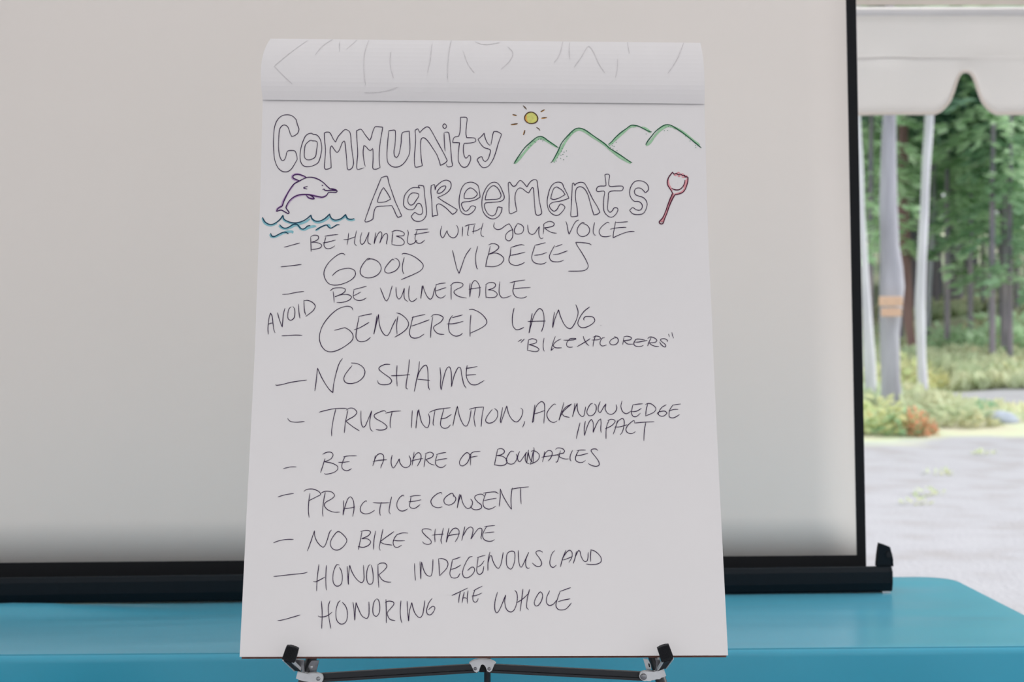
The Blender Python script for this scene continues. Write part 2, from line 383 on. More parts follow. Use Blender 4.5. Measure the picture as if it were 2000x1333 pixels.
box('foot_pad', cb0-so+cdir*-.012+Vector((0, .03, -.002)), (.018, .05, .004), M['pole'], scr, Matrix.Rotation(math.atan(SA[1]), 3, 'Z'))
mid = sXZ((XL+XR)/2, .80)-so; mtop = sXZ((XL+XR)/2, ZT)-so
tube('support_post', [mid+Vector((0, .03, -.01)), mtop+Vector((0, .03, 0))], .012, M['casing'], scr)
tube('top_bar', [ol0-so+Vector((-.02, .004, .008)), orr0-so+Vector((.02, .004, .008))], .014, M['casing'], scr)

# ---------------------------------------------------------------- flip chart pad
PD = [(150, 2.223), (199, 2.211), (414, 2.181), (531, 2.160), (688, 2.131), (985, 2.067), (1284, 2.0), (1330, 1.990)]
def pdepth(r):
    pts = PD; 
    for i in range(len(pts)-1):
        if r <= pts[i+1][0] or i == len(pts)-2:
            (x0, y0), (x1, y1) = pts[i], pts[i+1]
            m0 = (y1-(pts[i-1][1] if i else y0))/(x1-(pts[i-1][0] if i else x0)); m1 = ((pts[i+2][1] if i+2 < len(pts) else y1)-y0)/((pts[i+2][0] if i+2 < len(pts) else x1)-x0)
            h = x1-x0; tt = (r-x0)/h
            return (2*tt**3-3*tt**2+1)*y0+(tt**3-2*tt**2+tt)*h*m0+(-2*tt**3+3*tt**2)*y1+(tt**3-tt**2)*h*m1
LE = [(195, 513), (278, 511), (414, 507.5), (531, 503), (688, 497.5), (985, 482.5), (1284, 468)]
RE = [(203, 1376), (344, 1379.5), (485, 1384), (629, 1391), (700, 1393.5), (985, 1407), (1281, 1422)]
def itp(t_, y):
    for (a, va), (b_, vb) in zip(t_, t_[1:]):
        if y <= b_ or (b_, vb) == t_[-1]: return va+(vb-va)*(y-a)/(b_-a)
def rowof(px, py):          # row measured along the middle of the sheet
    u = (px-495)/900.0; return py-((8*(1-(py-199)/1085)-3*(py-199)/1085)*(u-.5))
def onpage(px, py, lift=0):
    D = pdepth(rowof(px, py)); return at(px, py, D)+Vector((0, -lift, 0))
def page_grid(dy, dz_bottom=0, nrow=60, ncol=10, inset=0):
    g = []
    for j in range(nrow+1):
        v = j/nrow; row = []
        for i in range(ncol+1):
            u = i/ncol; yl = 195+(1284-195)*v; yr = 203+(1281-203)*v
            xl = itp(LE, yl)+inset; xr = itp(RE, yr)-inset
            px = xl+(xr-xl)*u; py = yl+(yr-yl)*u; r = 199+(1282.5-199)*v
            q = at(px, py, pdepth(r)); q.y += dy; q.z -= dz_bottom*v; row.append(q)
        g.append(row)
    return g
ORG = Vector((0, 2.06, .45))
pad = empty('flip_chart_pad', (0, 2.02, .88), 'large white flip chart pad headed Community Agreements with handwritten list', 'flip chart')
po = pad.location.copy()
def slab(name, y0, y1, m, parent, dz=0, inset=0):
    a = page_grid(y0, dz, inset=inset); b_ = page_grid(y1, dz, inset=inset); nr, nc = len(a), len(a[0]); bm = bmesh.new()
    A = [[bm.verts.new(q-po) for q in r] for r in a]; B = [[bm.verts.new(q-po) for q in r] for r in b_]
    for j in range(nr-1):
        for i in range(nc-1):
            bm.faces.new((A[j][i], A[j+1][i], A[j+1][i+1], A[j][i+1])); bm.faces.new((B[j][i], B[j][i+1], B[j+1][i+1], B[j+1][i]))
        bm.faces.new((A[j][0], B[j][0], B[j+1][0], A[j+1][0])); bm.faces.new((A[j][-1], A[j+1][-1], B[j+1][-1], B[j][-1]))
    for i in range(nc-1):
        bm.faces.new((A[0][i], A[0][i+1], B[0][i+1], B[0][i])); bm.faces.new((A[-1][i], B[-1][i], B[-1][i+1], A[-1][i+1]))
    return link(name, bm_mesh(name, bm), m, parent)
page = slab('written_page', 0, .0004, M['paper'], pad); page['label'] = 'top sheet with outline title, coloured drawings and eleven handwritten lines'
slab('paper_block', .0008, .0060, M['paper_edge'], pad, 0, .8)
slab('backing_board', .0064, .0094, M['chip'], pad, .0042, 2.0)['label'] = 'brown cardboard back showing under the pages'
# the used sheets turned back over the top
g = []
prof = []
cr = 2.2085
def flap_pt(u, k):
    """k 0 at the crease .. 1 at the bend, then down the back"""
    yl, yr = 195+8*u, 0
    base = at(513+(1376-513)*u, 195+8*u, cr)
    top = Vector((base.x, 0, 0))
    if k <= 1:
        z = base.z+.099*k*(1-.05*math.sin(math.pi*u)*0); y = cr-.0058*math.sin(min(1, k*3)*math.pi/2)+.010*k+.016*k**3
        bulge = -.004*math.sin(k*math.pi*.6)
        x = base.x+( -.004*math.sin(k*2.2)*(1-u)+ .012*(k**4)*(1-u) - .004*k**4*u)
        return Vector((x, y, z))
    q = k-1
    if q <= 1:
        a = q*math.pi*.62; r_ = .030
        p1 = flap_pt(u, 1); return Vector((p1.x, p1.y+r_*math.sin(a)*1.3, p1.z+r_*.35*math.sin(a)-r_*(1-math.cos(a))*.8))
    p1 = flap_pt(u, 2); q -= 1
    return Vector((p1.x, p1.y+.16*q, p1.z-.72*q))
ks = [i/14 for i in range(14)]+[1+i/8 for i in range(9)]+[2+i/12 for i in range(1, 13)]
for li, dy in enumerate((0, .003)):
    bm = bmesh.new(); gg = [[bm.verts.new(flap_pt(i/20, k)+Vector((0, dy if k < 1.5 else -dy, -dy if k > .5 else 0))-po) for i in range(21)] for k in ks]
    for a, b_ in zip(gg, gg[1:]):
        for i in range(20): bm.faces.new((a[i], a[i+1], b_[i+1], b_[i]))
    f_ = link('turned_sheet', bm_mesh('turned_sheet', bm), M['paper'], pad, smooth=True)
    f_.data.polygons.foreach_set('use_smooth', [False]*len(f_.data.polygons))
    if li == 0: flap = f_; flap['label'] = 'used sheet folded back over the top with faint show-through writing'

# ---- ink
CR = dict(A=(500, 200, 6.6667), B=(760, 200, 6.6667), C=(980, 180, 4.7619), D=(500, 320, 8.3333), E=(700, 320, 6.6667), F=(980, 320, 6.6667),
          G=(500, 420, 5.5528), H=(840, 420, 4.7619), I=(500, 560, 5.5528), J=(840, 580, 3.7037), K=(500, 760, 5.0), L=(840, 840, 5.0),
          M=(500, 1000, 5.5528), N=(840, 1000, 5.5528), O=(980, 180, 9.5238), P=(1160, 220, 8.3333), Q=(1270, 320, 10.25), R=(1100, 640, 8.3333),
          S=(1030, 770, 6.25), T=(1000, 860, 10.0), U=(480, 60, 4.0), V=(930, 60, 4.0))
INKDATA = r'''
#title|hand-drawn outline lettering reading Community|INK|1.35
A c 420,162 480,182 523,225* 540,290 560,350 545,400 510,430 468,448* 445,405 430,355 410,315 370,295 335,310 310,350 298,450 295,600 310,700 330,748 350,762 372,745 390,705 405,645 425,630 495,630 515,645 532,700 537,745* 500,810 460,870 420,900 375,906 325,890 280,840 245,750 230,600 228,480 240,340 265,255 310,195 360,168
A c 740,415 725,402 680,412 645,440 620,490 590,580 575,680 580,760 605,815 655,838 730,830 800,795 825,755 845,680 857,600 845,510 825,460 790,425
A c 735,502 720,493 685,510 645,555 632,620 630,700 645,735 685,750 740,735 775,705 790,620 800,550 795,515 765,502
A c 890,400* 920,388 955,392 975,415 1005,475 1037,520* 1065,455 1105,405 1160,355 1205,370 1225,395 1235,450 1240,540 1255,660 1270,790 1255,850 1230,872 1203,880 1190,860 1180,740 1170,620 1160,530 1150,505 1125,525 1095,600 1070,645 1050,650 1020,615 985,568 970,590 965,650 975,750 980,850* 940,868 905,872 892,850 900,720 905,620 895,500
A o 1408,852 1370,865 1325,875 1312,855 1315,780 1325,680 1320,550 1312,450 1310,370* 1360,350 1380,360 1420,420 1480,497* 1500,460 1520,385 1550,320 1575,316 1650,325* 1635,420 1615,540 1605,660 1605,750 1615,850* 1570,870 1530,870 1520,850 1525,740 1525,650 1520,600* 1490,628 1465,615 1430,575 1405,562* 1395,650 1405,750 1423,838
B c -3,370* 72,362 82,378 82,480 75,570 63,640 72,700 95,722* 122,690 142,620 157,520 162,430 180,392 262,375* 270,500 270,640 250,705 200,785 145,830 85,845 30,830 -15,785 -28,700 -22,560 -12,450
B c 338,365* 370,345 380,355 400,395* 440,350 490,320 520,328 550,370 600,460 660,570 720,680 758,760* 730,790 668,822* 655,770 620,680 570,600 520,525 480,478 445,460 420,475 410,530 412,640 420,740 432,825* 390,838 345,845 332,800 330,700 338,600 345,480
B c 722,280 745,300 745,325 722,342 700,318 703,295
B o 730,640 722,560 715,395
B o 718,391 768,390 780,410 795,520 805,640 815,760 825,825 800,838 760,838 745,805
B c 930,195* 1000,195 1015,210 1008,300 1000,400 1010,460* 1110,465 1128,485 1125,510 1100,522 1040,532 980,535* 970,560 968,640 980,700 998,728 1020,715 1040,690 1058,700 1062,740 1050,780 1020,830 980,848 940,830 905,770 900,690 910,580 918,527* 870,525 828,525* 835,480 850,455 905,443* 920,400 928,300
B o 1325,555 1340,480 1355,400 1365,380* 1410,382 1465,415* 1445,470 1420,540 1395,630 1360,730 1320,800 1280,840 1225,850 1190,825 1145,750* 1165,725 1205,708 1220,740 1240,768 1265,765 1290,735 1310,680 1320,625 1300,610 1240,590 1190,540 1158,482* 1200,445 1237,402* 1250,460 1280,530 1318,565
#title|hand-drawn outline lettering reading Agreements|INK|1.35
E c 300,180* 370,162 382,180 400,260 435,360 480,490 525,590 565,680* 515,702* 490,660 460,590 435,545* 340,552 240,560 215,590 200,650 190,720* 150,745 95,760 85,745 120,640 170,500 230,350 275,240
E c 328,310* 370,370 400,420 420,462* 350,495 255,503 248,490 270,420 300,350
E c 800,318* 790,312 720,310 680,325 640,360 605,410 590,480 590,540 620,580 670,600 720,590 750,550 770,520 800,518 820,540 835,600 835,640 810,662 770,655 735,635 688,685* 710,725 750,748 800,750 850,725 880,680 887,640 880,540 865,430 855,320 850,290* 790,280 783,295
E c 735,380 700,382 665,410 645,460 650,510 680,538 715,528 750,480 785,425 785,395 760,385
E c 948,285* 990,272 995,300 1000,343* 1010,300 1060,250 1110,220 1155,215 1195,235 1208,275 1195,330 1150,380 1090,415 1032,438* 1100,485 1200,545 1290,600* 1265,635 1228,660* 1200,635 1150,585 1090,540 1045,522 1018,540 1020,590 1035,670* 975,682 965,690* 960,600 955,480 945,370
E c 1110,290 1138,292 1130,325 1095,365 1055,385 1025,380 1035,350 1075,305
E c 1560,290 1535,265 1490,243 1440,242 1390,260 1350,310 1325,380 1312,470 1315,550 1330,610 1365,650 1420,665 1470,645 1510,605 1530,563* 1490,548 1465,555 1440,590 1410,615 1380,612 1350,560 1343,520 1370,500 1450,490 1530,468 1585,435* 1578,380
E c 1460,315 1410,345 1380,400 1378,452* 1440,455 1510,440 1548,395 1520,350
E c 1790,243 1740,245 1690,280 1645,350 1615,440 1607,530 1620,610 1655,670 1710,710 1765,718 1820,690 1860,630 1872,572* 1815,565 1805,600 1780,660 1740,680 1690,655 1655,600 1640,540 1655,512 1750,502 1850,490 1890,465 1900,430 1880,370 1850,300 1820,260
E c 1760,285 1710,315 1670,380 1650,470* 1740,465 1830,455 1857,420 1845,370 1810,315
F c 85,250* 105,240 125,270 150,295 180,285 205,250 240,217 270,235 328,303* 350,265 390,220 435,207 458,220 470,300 485,450 505,560 520,640 500,665 460,672 442,650 430,560 422,450 415,350 410,315 395,312 375,340 350,382* 320,365 275,330 240,315 205,335 178,390 172,460 182,540 198,615* 160,635 115,652 98,635 95,540 97,430 88,330
F c 745,240 690,250 640,300 610,380 592,480 600,570 635,635 695,672 745,665 800,610 822,570 810,545 765,525 745,550 715,600 680,618 640,590 620,550 635,520 680,500 770,485 875,450* 850,390 810,310 785,255
F c 715,303 680,320 655,380 637,455* 680,465 750,445 825,402* 790,350 745,318
F c 920,260* 935,250 950,285* 970,260 1020,242 1070,250 1100,290 1140,370 1190,470 1245,560 1278,630* 1250,655 1200,668* 1175,590 1150,500 1120,400 1080,330 1040,303 1000,303 970,330 960,400 965,490 980,570 990,680* 950,687 905,688 898,670 905,560 912,400
F c 1342,145* 1370,135 1402,148 1395,220 1395,280 1415,297 1500,292 1565,292 1582,305 1575,340 1550,352 1440,355 1395,375 1388,440 1378,540 1380,600 1410,632 1440,610 1465,575 1505,578 1512,605 1480,665 1430,697 1380,680 1335,625 1325,540 1330,440 1340,375 1330,357 1245,362 1233,345 1245,305 1280,292 1340,290 1357,280 1350,210
F c 1785,220 1730,235 1685,290 1665,370 1680,440 1725,488 1780,492 1820,520 1830,560 1810,600 1770,605 1735,590 1705,570 1665,605* 1690,640 1730,660 1790,662 1840,648 1875,600 1893,530 1880,480 1840,440 1780,420 1740,400 1727,360 1745,325 1790,315 1830,335 1868,378* 1900,355 1912,320 1895,270 1850,235
#writing|handwritten line reading BE HUMBLE WITH YOUR VOICE|INK|1.3
G o 303,350 340,342 400,325 475,305
G o 593,240 596,320 598,400
G o 592,238 630,220 675,230 675,262 640,285 600,297* 660,300 712,325 700,355 650,370 600,375
G o 745,232 800,222 893,212
G o 758,238 745,290 738,330 760,362 800,365 835,350 855,335
G o 725,303 780,295 865,272
G o 1005,195 998,270 988,325
G o 1090,170 1075,250 1070,310 1092,335
G o 950,268 1000,265 1080,235
E o 45,895 28,960 25,1020 45,1052 75,1030 105,970 140,890* 125,960 125,1020 145,1045 165,1048
E o 228,895 215,970 205,1045* 225,980 255,915 285,885 305,905 300,960 278,1035* 300,985 335,925 365,908 380,930 375,990 365,1040 375,1050
E o 450,890 440,980 435,1050
E o 430,890 490,868 560,880 598,905 590,935 490,942* 560,970 600,1020 580,1055 510,1065 435,1050
E o 640,860 650,900 640,980 640,1025 665,1048 715,1040 765,995
E o 768,862 745,930 738,985 765,1030 810,1035 865,995
E o 740,860 820,855 908,852
E o 725,925 800,910 925,888
E o 1085,810 1070,880 1075,940 1100,965 1125,930 1155,870* 1165,910 1195,950 1245,965 1285,930 1300,870 1290,820 1275,800
E o 1358,820 1355,880 1352,948
E o 1385,815 1440,795 1528,785
E o 1440,800 1430,860 1420,920 1428,935 1440,930
E o 1510,800 1500,870 1495,915
E o 1625,770 1605,840 1595,900 1605,940 1635,950
E o 1478,885 1540,870 1600,835
H o 600,70 592,110 620,135 660,130 700,100 735,82* 755,110 768,150 765,210 735,242 705,225 705,185 730,155 770,135
F o 205,780 175,830 162,870 180,910 220,917 265,900 285,860 280,820 245,790 208,778
F o 338,795 342,850 355,900 395,922 430,905 460,860 490,818* 482,880 485,930 505,972 525,975 540,960
F o 548,795 545,860 538,920
F o 545,810 545,790 600,755 650,755 683,780 670,810 610,828 555,835* 600,870 650,895 715,907
F o 835,750 850,800 865,880 877,918* 910,850 950,770 985,738 1005,733
F o 1077,772 1065,765 1045,770 1010,800 985,850 985,900 1020,942 1070,947 1125,915 1145,860 1120,810 1080,785 1050,775
F o 1210,765 1195,830 1190,890 1210,930 1225,928
F o 1400,775 1385,762 1340,785 1285,840 1268,890 1295,940 1350,952 1400,945 1425,935
F o 1483,750 1470,820 1455,900 1450,965* 1500,940 1600,900 1660,885 1728,883
F o 1475,765 1560,762 1643,755
F o 1410,855 1450,843 1530,832 1622,828
#writing|handwritten line reading GOOD VIBEEES|INK|1.35
G o 268,563 350,555 495,538
G o 967,437 950,420 915,420 850,460 780,530 740,610 745,680 790,745 860,762 950,745 1040,700 1078,650 1070,605 1020,580 960,583 890,605 840,645 827,663
G o 1240,475 1225,468 1195,490 1150,550 1130,610 1145,655 1200,682 1270,675 1330,640 1358,585 1340,525 1295,490 1240,477 1205,492
G o 1500,493 1485,480 1450,510 1405,570 1395,605 1415,628 1460,628 1520,600 1555,550 1550,500 1520,472 1500,470
G o 1608,460 1590,540 1590,600 1600,635 1607,640
G o 1583,430 1595,418 1650,425 1720,455 1785,505 1815,550 1790,600 1720,640 1640,675 1575,703
H o 208,328 225,400 250,500 270,545* 290,490 330,380 380,307
H o 443,290 425,370 425,440 435,495 445,505
H o 560,290 545,360 525,430 517,485
H o 543,280 575,268 620,275 640,300 610,335 560,360 540,367* 610,355 660,375 686,410 660,455 600,480 515,478
H o 752,302 745,370 733,420 750,455 800,470 850,458 880,440
H o 752,303 810,285 850,277 878,283
H o 745,378 810,365 885,347
H o 975,285 955,350 945,400 965,440 1020,458 1060,452 1085,438
H o 975,283 1020,272 1075,258
H o 970,377 1030,368 1087,350
H o 1160,283 1125,345 1110,390 1125,425 1170,437 1215,432 1243,420
H o 1163,297 1200,285 1230,273
H o 1143,370 1200,362 1278,333
H o 1500,280 1480,268 1420,258 1355,255* 1365,280 1410,350 1455,430 1470,480 1450,510 1400,522 1284,524
#writing|handwritten line reading BE VULNERABLE|INK|1.3
G o 285,862 350,858 440,840 520,830
G o 838,830 845,900 848,950
G o 803,825 840,798 920,790 968,805 965,830 930,858 855,888* 930,865 1000,865 1035,890 1010,925 930,950 875,950
G o 1062,812 1055,880 1062,905 1100,927 1150,925 1198,900
G o 1060,810 1120,795 1200,773
G o 1055,880 1090,862 1140,835
G o 1347,790 1375,860 1400,920 1418,935* 1440,900 1460,830 1478,768
G o 1518,785 1520,840 1530,890 1550,913 1575,890 1610,795* 1605,860 1615,915 1648,940
G o 1665,767 1655,850 1665,920 1690,940 1725,925 1745,905
G o 1800,770 1795,840 1787,910* 1795,850 1810,765* 1830,830 1860,890 1890,915 1915,890 1930,830 1940,790
H o 60,645 48,700 60,750 90,773 120,768 145,745
H o 50,652 90,640 145,633
H o 47,710 90,695 150,675
H o 197,655 195,720 197,788
H o 188,660 220,632 270,628 305,642 300,665 235,700 222,720 250,750 300,768 340,773
H o 372,635 368,700 370,765* 378,700 395,630 420,610 450,640 462,680 460,740 450,773
H o 360,693 420,683 475,675
H o 520,648 518,710 520,773
H o 515,650 550,630 595,632 610,655 590,680 540,697* 590,705 625,735 610,762 560,770 520,765
H o 650,620 643,680 645,735 670,770 710,768 755,750
H o 785,625 775,680 770,710 790,755 830,773 870,772 900,758
H o 740,632 800,618 885,605
H o 778,688 850,680 935,675
#writing|handwritten line reading AVOID GENDERED LANG.|INK|1.4
I o 133,520 130,450 140,350 158,287* 175,320 185,400 195,470 208,502
I o 130,413 155,400 185,395
I o 233,282 255,360 285,440* 290,380 300,290 315,235
I o 385,218 360,240 345,300 350,350 378,365 410,345 422,290 415,235 398,215
I o 463,190 466,270 476,345
I o 520,145 522,210 528,270 540,307
I o 518,155 560,150 610,170 643,210 625,255 580,295 538,325
I o 278,535 350,532 430,527 503,530
I o 1053,258 1040,230 1010,215 960,218 880,250 790,330 720,430 690,530 700,620 750,690 820,708 910,680 1010,615 1050,570 1050,520 1015,475 965,445* 910,460 850,475
I o 1118,325 1095,450 1085,550 1110,590 1150,598 1200,585 1243,550
I o 1112,325 1180,310 1258,295
I o 1062,470 1130,445 1228,388
I o 1310,320 1300,400 1278,520* 1300,430 1330,300* 1335,380 1350,450 1385,515 1420,533 1450,500 1480,430 1520,350
I o 1540,320 1525,420 1530,520
I o 1523,285 1570,300 1630,350 1655,400 1640,450 1580,505 1503,550
I o 1705,320 1685,400 1665,500 1680,545 1720,560 1770,550 1823,515
I o 1690,338 1760,318 1835,303
I o 1685,430 1760,405 1880,360
H o 25,945 10,1050 5,1145
H o 8,950 30,930 80,930 122,955 100,995 35,1040 38,1070 75,1105 132,1112
H o 210,935 185,970 172,1040 185,1095 230,1127 275,1122 303,1100
H o 205,957 250,945 303,930
H o 155,1015 220,1012 310,990
H o 380,930 372,1030 372,1132
H o 363,882 400,880 470,915 520,970 525,1010 480,1050 375,1100
H o 782,865 765,950 770,1030 800,1067 840,1062 873,1045
H o 950,915 935,1000 920,1100* 935,1040 970,930 1015,872 1045,890 1060,960 1055,1030 1035,1088
H o 908,992 980,990 1075,988
H o 1158,903 1145,980 1140,1050* 1160,970 1195,882* 1215,950 1260,1035 1305,1058 1345,1010 1372,940 1375,890 1355,835
H o 1485,855 1430,900 1385,970 1375,1015 1400,1045 1440,1048 1500,1020 1532,985 1520,955 1480,945 1440,950 1427,970 1435,980
H o 1586,1028 1590,1029
#writing|handwritten line reading "BIKEXPLORERS"|INK|1.35
H o 817,1180 852,1158
H o 843,1190 878,1153
H o 915,1165 905,1265
H o 912,1165 950,1152 990,1165 985,1190 920,1207* 980,1225 1013,1250 1000,1268 960,1270 905,1258
H o 1060,1145 1052,1200 1055,1255 1065,1270
H o 1165,1130 1140,1200 1125,1262* 1150,1240
H o 1218,1153 1170,1180 1145,1215 1165,1235 1225,1237
R o 5,207 60,208 170,200 210,185 195,178 110,182 90,205 58,250 60,300 90,320 130,322 155,315
R o 325,140 340,190 380,260 420,297
R o 440,180 350,240 225,312
R o 525,130 505,200 490,260 485,312
R o 485,160 530,140 590,150 608,175 580,195 520,203 462,205
R o 678,165 640,170 605,220 600,270 625,298 665,298 705,282
R o 870,165 820,175 770,210 755,245 775,275 820,283 870,265 897,220 885,175 850,155 832,143
R o 990,145 980,210 968,280
R o 985,150 1040,142 1095,155 1112,175 1090,200 985,215* 1040,265 1080,272 1140,270
R o 1330,203 1270,192 1190,190 1165,220 1148,260 1165,295 1220,308 1270,305 1308,290
R o 1160,240 1220,238 1290,225 1370,210
R o 1430,165 1400,230 1372,305
R o 1375,185 1395,160 1440,155 1500,180 1525,210 1500,240 1400,250* 1440,285 1500,305 1560,308
R o 1695,235 1700,215 1660,185 1600,185 1580,200 1610,235 1660,275 1672,300 1655,318 1600,285 1570,235
R o 1713,105 1728,150
R o 1768,80 1780,130 1797,175
#writing|handwritten line reading NO SHAME|INK|1.4
I o 213,1063 222,1072 270,1065 400,1035 553,1015
I o 638,1135 650,1050 668,885* 720,1000 790,1110 833,1152* 845,1050 875,920 905,830 940,778
I o 1043,857 1000,910 960,970 955,1015 980,1045 1040,1052 1110,1030 1165,980 1182,920 1155,870 1100,838 1030,828
I o 1455,845 1400,845 1345,870 1333,895 1380,940 1450,990 1472,1025 1450,1055 1380,1065 1330,1050 1318,1018
I o 1530,855 1525,960 1530,1060 1533,1083
I o 1665,790 1650,930 1630,1050 1630,1105 1648,1112
I o 1465,968 1560,965 1670,955
I o 1773,812 1765,900 1740,1020 1717,1140
I o 1745,1010 1770,930 1810,870 1845,853 1862,900 1867,1000 1870,1080 1882,1123
I o 1750,1005 1810,1010 1887,1020
J o 72,510 78,580 75,640 80,675* 95,600 120,520 140,507 152,540 155,600 155,652* 175,570 205,510 220,515 230,570 245,635 262,662
J o 268,495 262,560 270,600 295,632 330,637 365,622 392,605
J o 258,520 300,512 343,505
J o 258,568 295,565 333,562
#writing|handwritten line reading TRUST INTENTION, ACKNOWLEDGE|INK|1.35
K o 310,287 320,305 345,320 400,325 475,318
K o 615,228 690,208 780,192 890,190
K o 780,195 755,300 740,400 740,463
K o 898,208 875,320 862,430
K o 878,208 920,187 960,195 985,230 960,265 900,300 878,315* 940,365 1010,410
K o 1025,212 1025,280 1030,340 1045,373 1065,365 1090,310 1130,215* 1112,310 1115,380 1130,408 1145,413
K o 1270,225 1255,213 1210,225 1155,255 1165,285 1240,330 1280,370 1260,395 1210,403 1170,395
K o 1265,237 1330,222 1415,215
K o 1330,220 1312,310 1312,370 1320,382
K o 1527,210 1522,300 1518,382
K o 1580,210 1570,300 1562,385* 1570,300 1590,200* 1600,260 1620,330 1650,370 1675,378 1690,350 1695,290 1685,240
K o 1690,230 1750,205 1830,192 1900,183
K o 1748,208 1735,290 1730,345 1740,358
K o 1835,195 1820,250 1805,310 1805,360 1830,383 1870,380 1900,350
K o 1800,293 1850,285 1910,248
J o 198,790 180,860 165,932* 178,870 198,792* 215,870 245,930 265,935 285,890 297,820
J o 283,815 330,802 390,798
J o 330,802 318,870 325,930 330,940
J o 388,798 375,870 370,940
J o 450,815 430,840 405,880 405,905 430,915 465,900 488,865 485,825 465,808
J o 525,800 515,860 508,895 512,913* 530,860 555,790* 570,850 600,895 630,905 660,870 670,820 655,805
J o 685,900 678,925 668,945
S o 92,130 75,250 60,350* 75,330 80,270 110,150 170,92 205,115 212,190 205,300 200,360
S o 78,245 130,230 215,200
S o 348,130 330,122 285,160 245,220 240,270 270,325 320,347 365,328
S o 447,100 420,200 385,322* 410,260 450,200 540,122* 470,160 430,210 425,240 450,270 515,285
S o 580,110 570,200 550,280* 575,200 608,112* 610,180 630,240 670,277 690,265 700,220 712,155
S o 800,112 770,125 735,185 727,230 750,262 790,262 825,230 842,180 835,135 815,122
S o 890,92 868,150 865,200 885,228 905,205 930,160 960,120* 950,180 980,235 1030,247 1075,215 1092,165 1082,128
S o 1155,82 1142,150 1160,210 1200,240 1235,230 1262,208
S o 1290,125 1275,190 1272,240 1295,275 1330,275 1380,235
S o 1290,133 1340,125 1408,118
S o 1262,215 1330,210 1393,175
S o 1468,120 1450,200 1443,272
S o 1440,130 1470,115 1510,120 1560,160 1568,190 1540,225 1443,268
S o 1697,130 1640,165 1605,220 1600,250 1630,270 1665,268 1700,240 1700,225 1670,208 1600,222 1585,240 1605,245
S o 1780,130 1740,190 1728,250 1735,280 1770,292 1810,280 1858,250
S o 1770,137 1810,130 1873,122
S o 1725,210 1780,190 1842,187
#writing|handwritten word IMPACT under acknowledge|INK|1.35
S o 643,350 620,440 597,548
S o 708,330 695,420 698,510* 720,430 755,340 782,308* 800,340 805,400 802,470* 830,400 865,330 895,303* 900,350 895,430 903,472
S o 1000,320 975,370 962,440 960,550
S o 980,325 1020,308 1060,315 1072,335 1030,385 950,425
S o 1100,320 1080,400 1048,492
S o 1075,400 1110,330 1160,298 1180,320 1180,380 1160,460 1133,500
S o 1062,405 1130,400 1220,375
S o 1310,352 1305,325 1285,330 1225,385 1203,430 1215,465 1250,482 1285,480 1320,458
S o 1305,355 1400,345 1550,338
S o 1445,345 1428,450 1422,573
#writing|handwritten line reading BE AWARE OF BOUNDARIES|INK|1.35
K o 266,780 310,768 340,762 395,762
K o 675,680 650,760 630,820
K o 650,640 690,620 735,620 753,645 730,685 670,712* 740,725 795,755 795,790 750,820 680,833 668,825
K o 870,660 850,705 838,755 850,785 890,800 935,778
K o 852,665 900,655 983,653
K o 805,717 850,717 915,710
K o 1165,650 1155,710 1140,753
K o 1150,715 1180,650 1215,632 1245,650 1245,700 1225,750 1218,775
K o 1140,710 1200,698 1280,692
K o 1330,645 1320,700 1325,750 1342,772 1365,745 1400,682* 1405,720 1435,760 1470,768 1505,745 1510,690 1495,650
K o 1545,615 1535,680 1525,748
K o 1528,700 1560,640 1590,622 1612,650 1605,700 1575,755
K o 1512,708 1560,692 1632,680
K o 1660,635 1650,700 1640,765
K o 1650,635 1700,618 1732,635 1720,665 1660,690* 1700,730 1745,745
K o 1770,640 1755,700 1758,740 1790,765 1825,765 1858,740
K o 1760,642 1800,630 1857,620
K o 1755,700 1800,690 1867,680
L c 360,222 320,255 288,310 295,345 320,352 360,325 385,275 385,240
L o 398,235 395,300 395,347
L o 388,245 420,218 492,210
L o 388,270 430,262 465,257
L o 660,190 645,260 628,345
L o 655,192 690,182 720,195 725,220 690,245 650,250* 715,262 750,300 740,335 690,350 625,340
L o 820,213 790,210 755,260 745,300 765,330 810,332 840,300 850,260 840,235
T o 150,220 120,290 108,360 125,405 150,425 190,380 285,235* 265,290 260,370 285,440 340,465
T o 325,190 305,300 288,445* 300,350 318,235* 335,320 370,400 412,440
T o 425,140 430,180 415,300 415,445
T o 410,235 395,320 360,475
T o 370,225 400,210 460,220 520,265 537,310 520,370 470,420 400,455 350,475
T o 640,220 620,320 595,432
T o 620,340 650,260 700,208 750,205 785,240 775,310 740,370 702,408
T o 575,335 700,315 900,285
T o 945,205 920,320 890,410 873,432 855,425
T o 850,190 870,160 920,152 990,170 1025,210 1010,250 940,268 895,285 905,305 960,345 1040,370 1105,368
T o 1185,195 1150,270 1133,340 1140,395 1160,412
T o 1305,205 1260,280 1240,360 1260,415 1340,438 1400,425 1437,395
T o 1265,207 1340,195 1440,195
T o 1245,297 1340,295 1487,257
T o 1677,207 1650,178 1600,172 1555,185 1545,215 1600,290 1670,380 1700,440 1700,490 1650,512 1570,500 1485,457
#writing|handwritten line reading PRACTICE CONSENT|INK|1.35
K o 213,1057 270,1038 370,1020
K o 528,1018 515,1110 512,1200 520,1258
K o 467,1003 490,985 550,978 610,1000 632,1030 600,1050 515,1093
K o 677,1010 660,1100 650,1200 655,1248
K o 630,1020 680,1000 740,1008 768,1040 745,1070 680,1110 668,1140 700,1180 760,1203 820,1203
K o 855,1090 855,1160 850,1235* 870,1150 900,1070 925,1055 950,1090 957,1170 945,1248
K o 860,1170 910,1165 968,1153
K o 1080,1105 1078,1092 1045,1115 1020,1160 1025,1200 1060,1220 1110,1215 1160,1185
K o 1140,1110 1200,1115 1305,1112
K o 1225,1105 1210,1170 1210,1220 1218,1238
K o 1325,1053 1308,1130 1300,1200 1315,1225
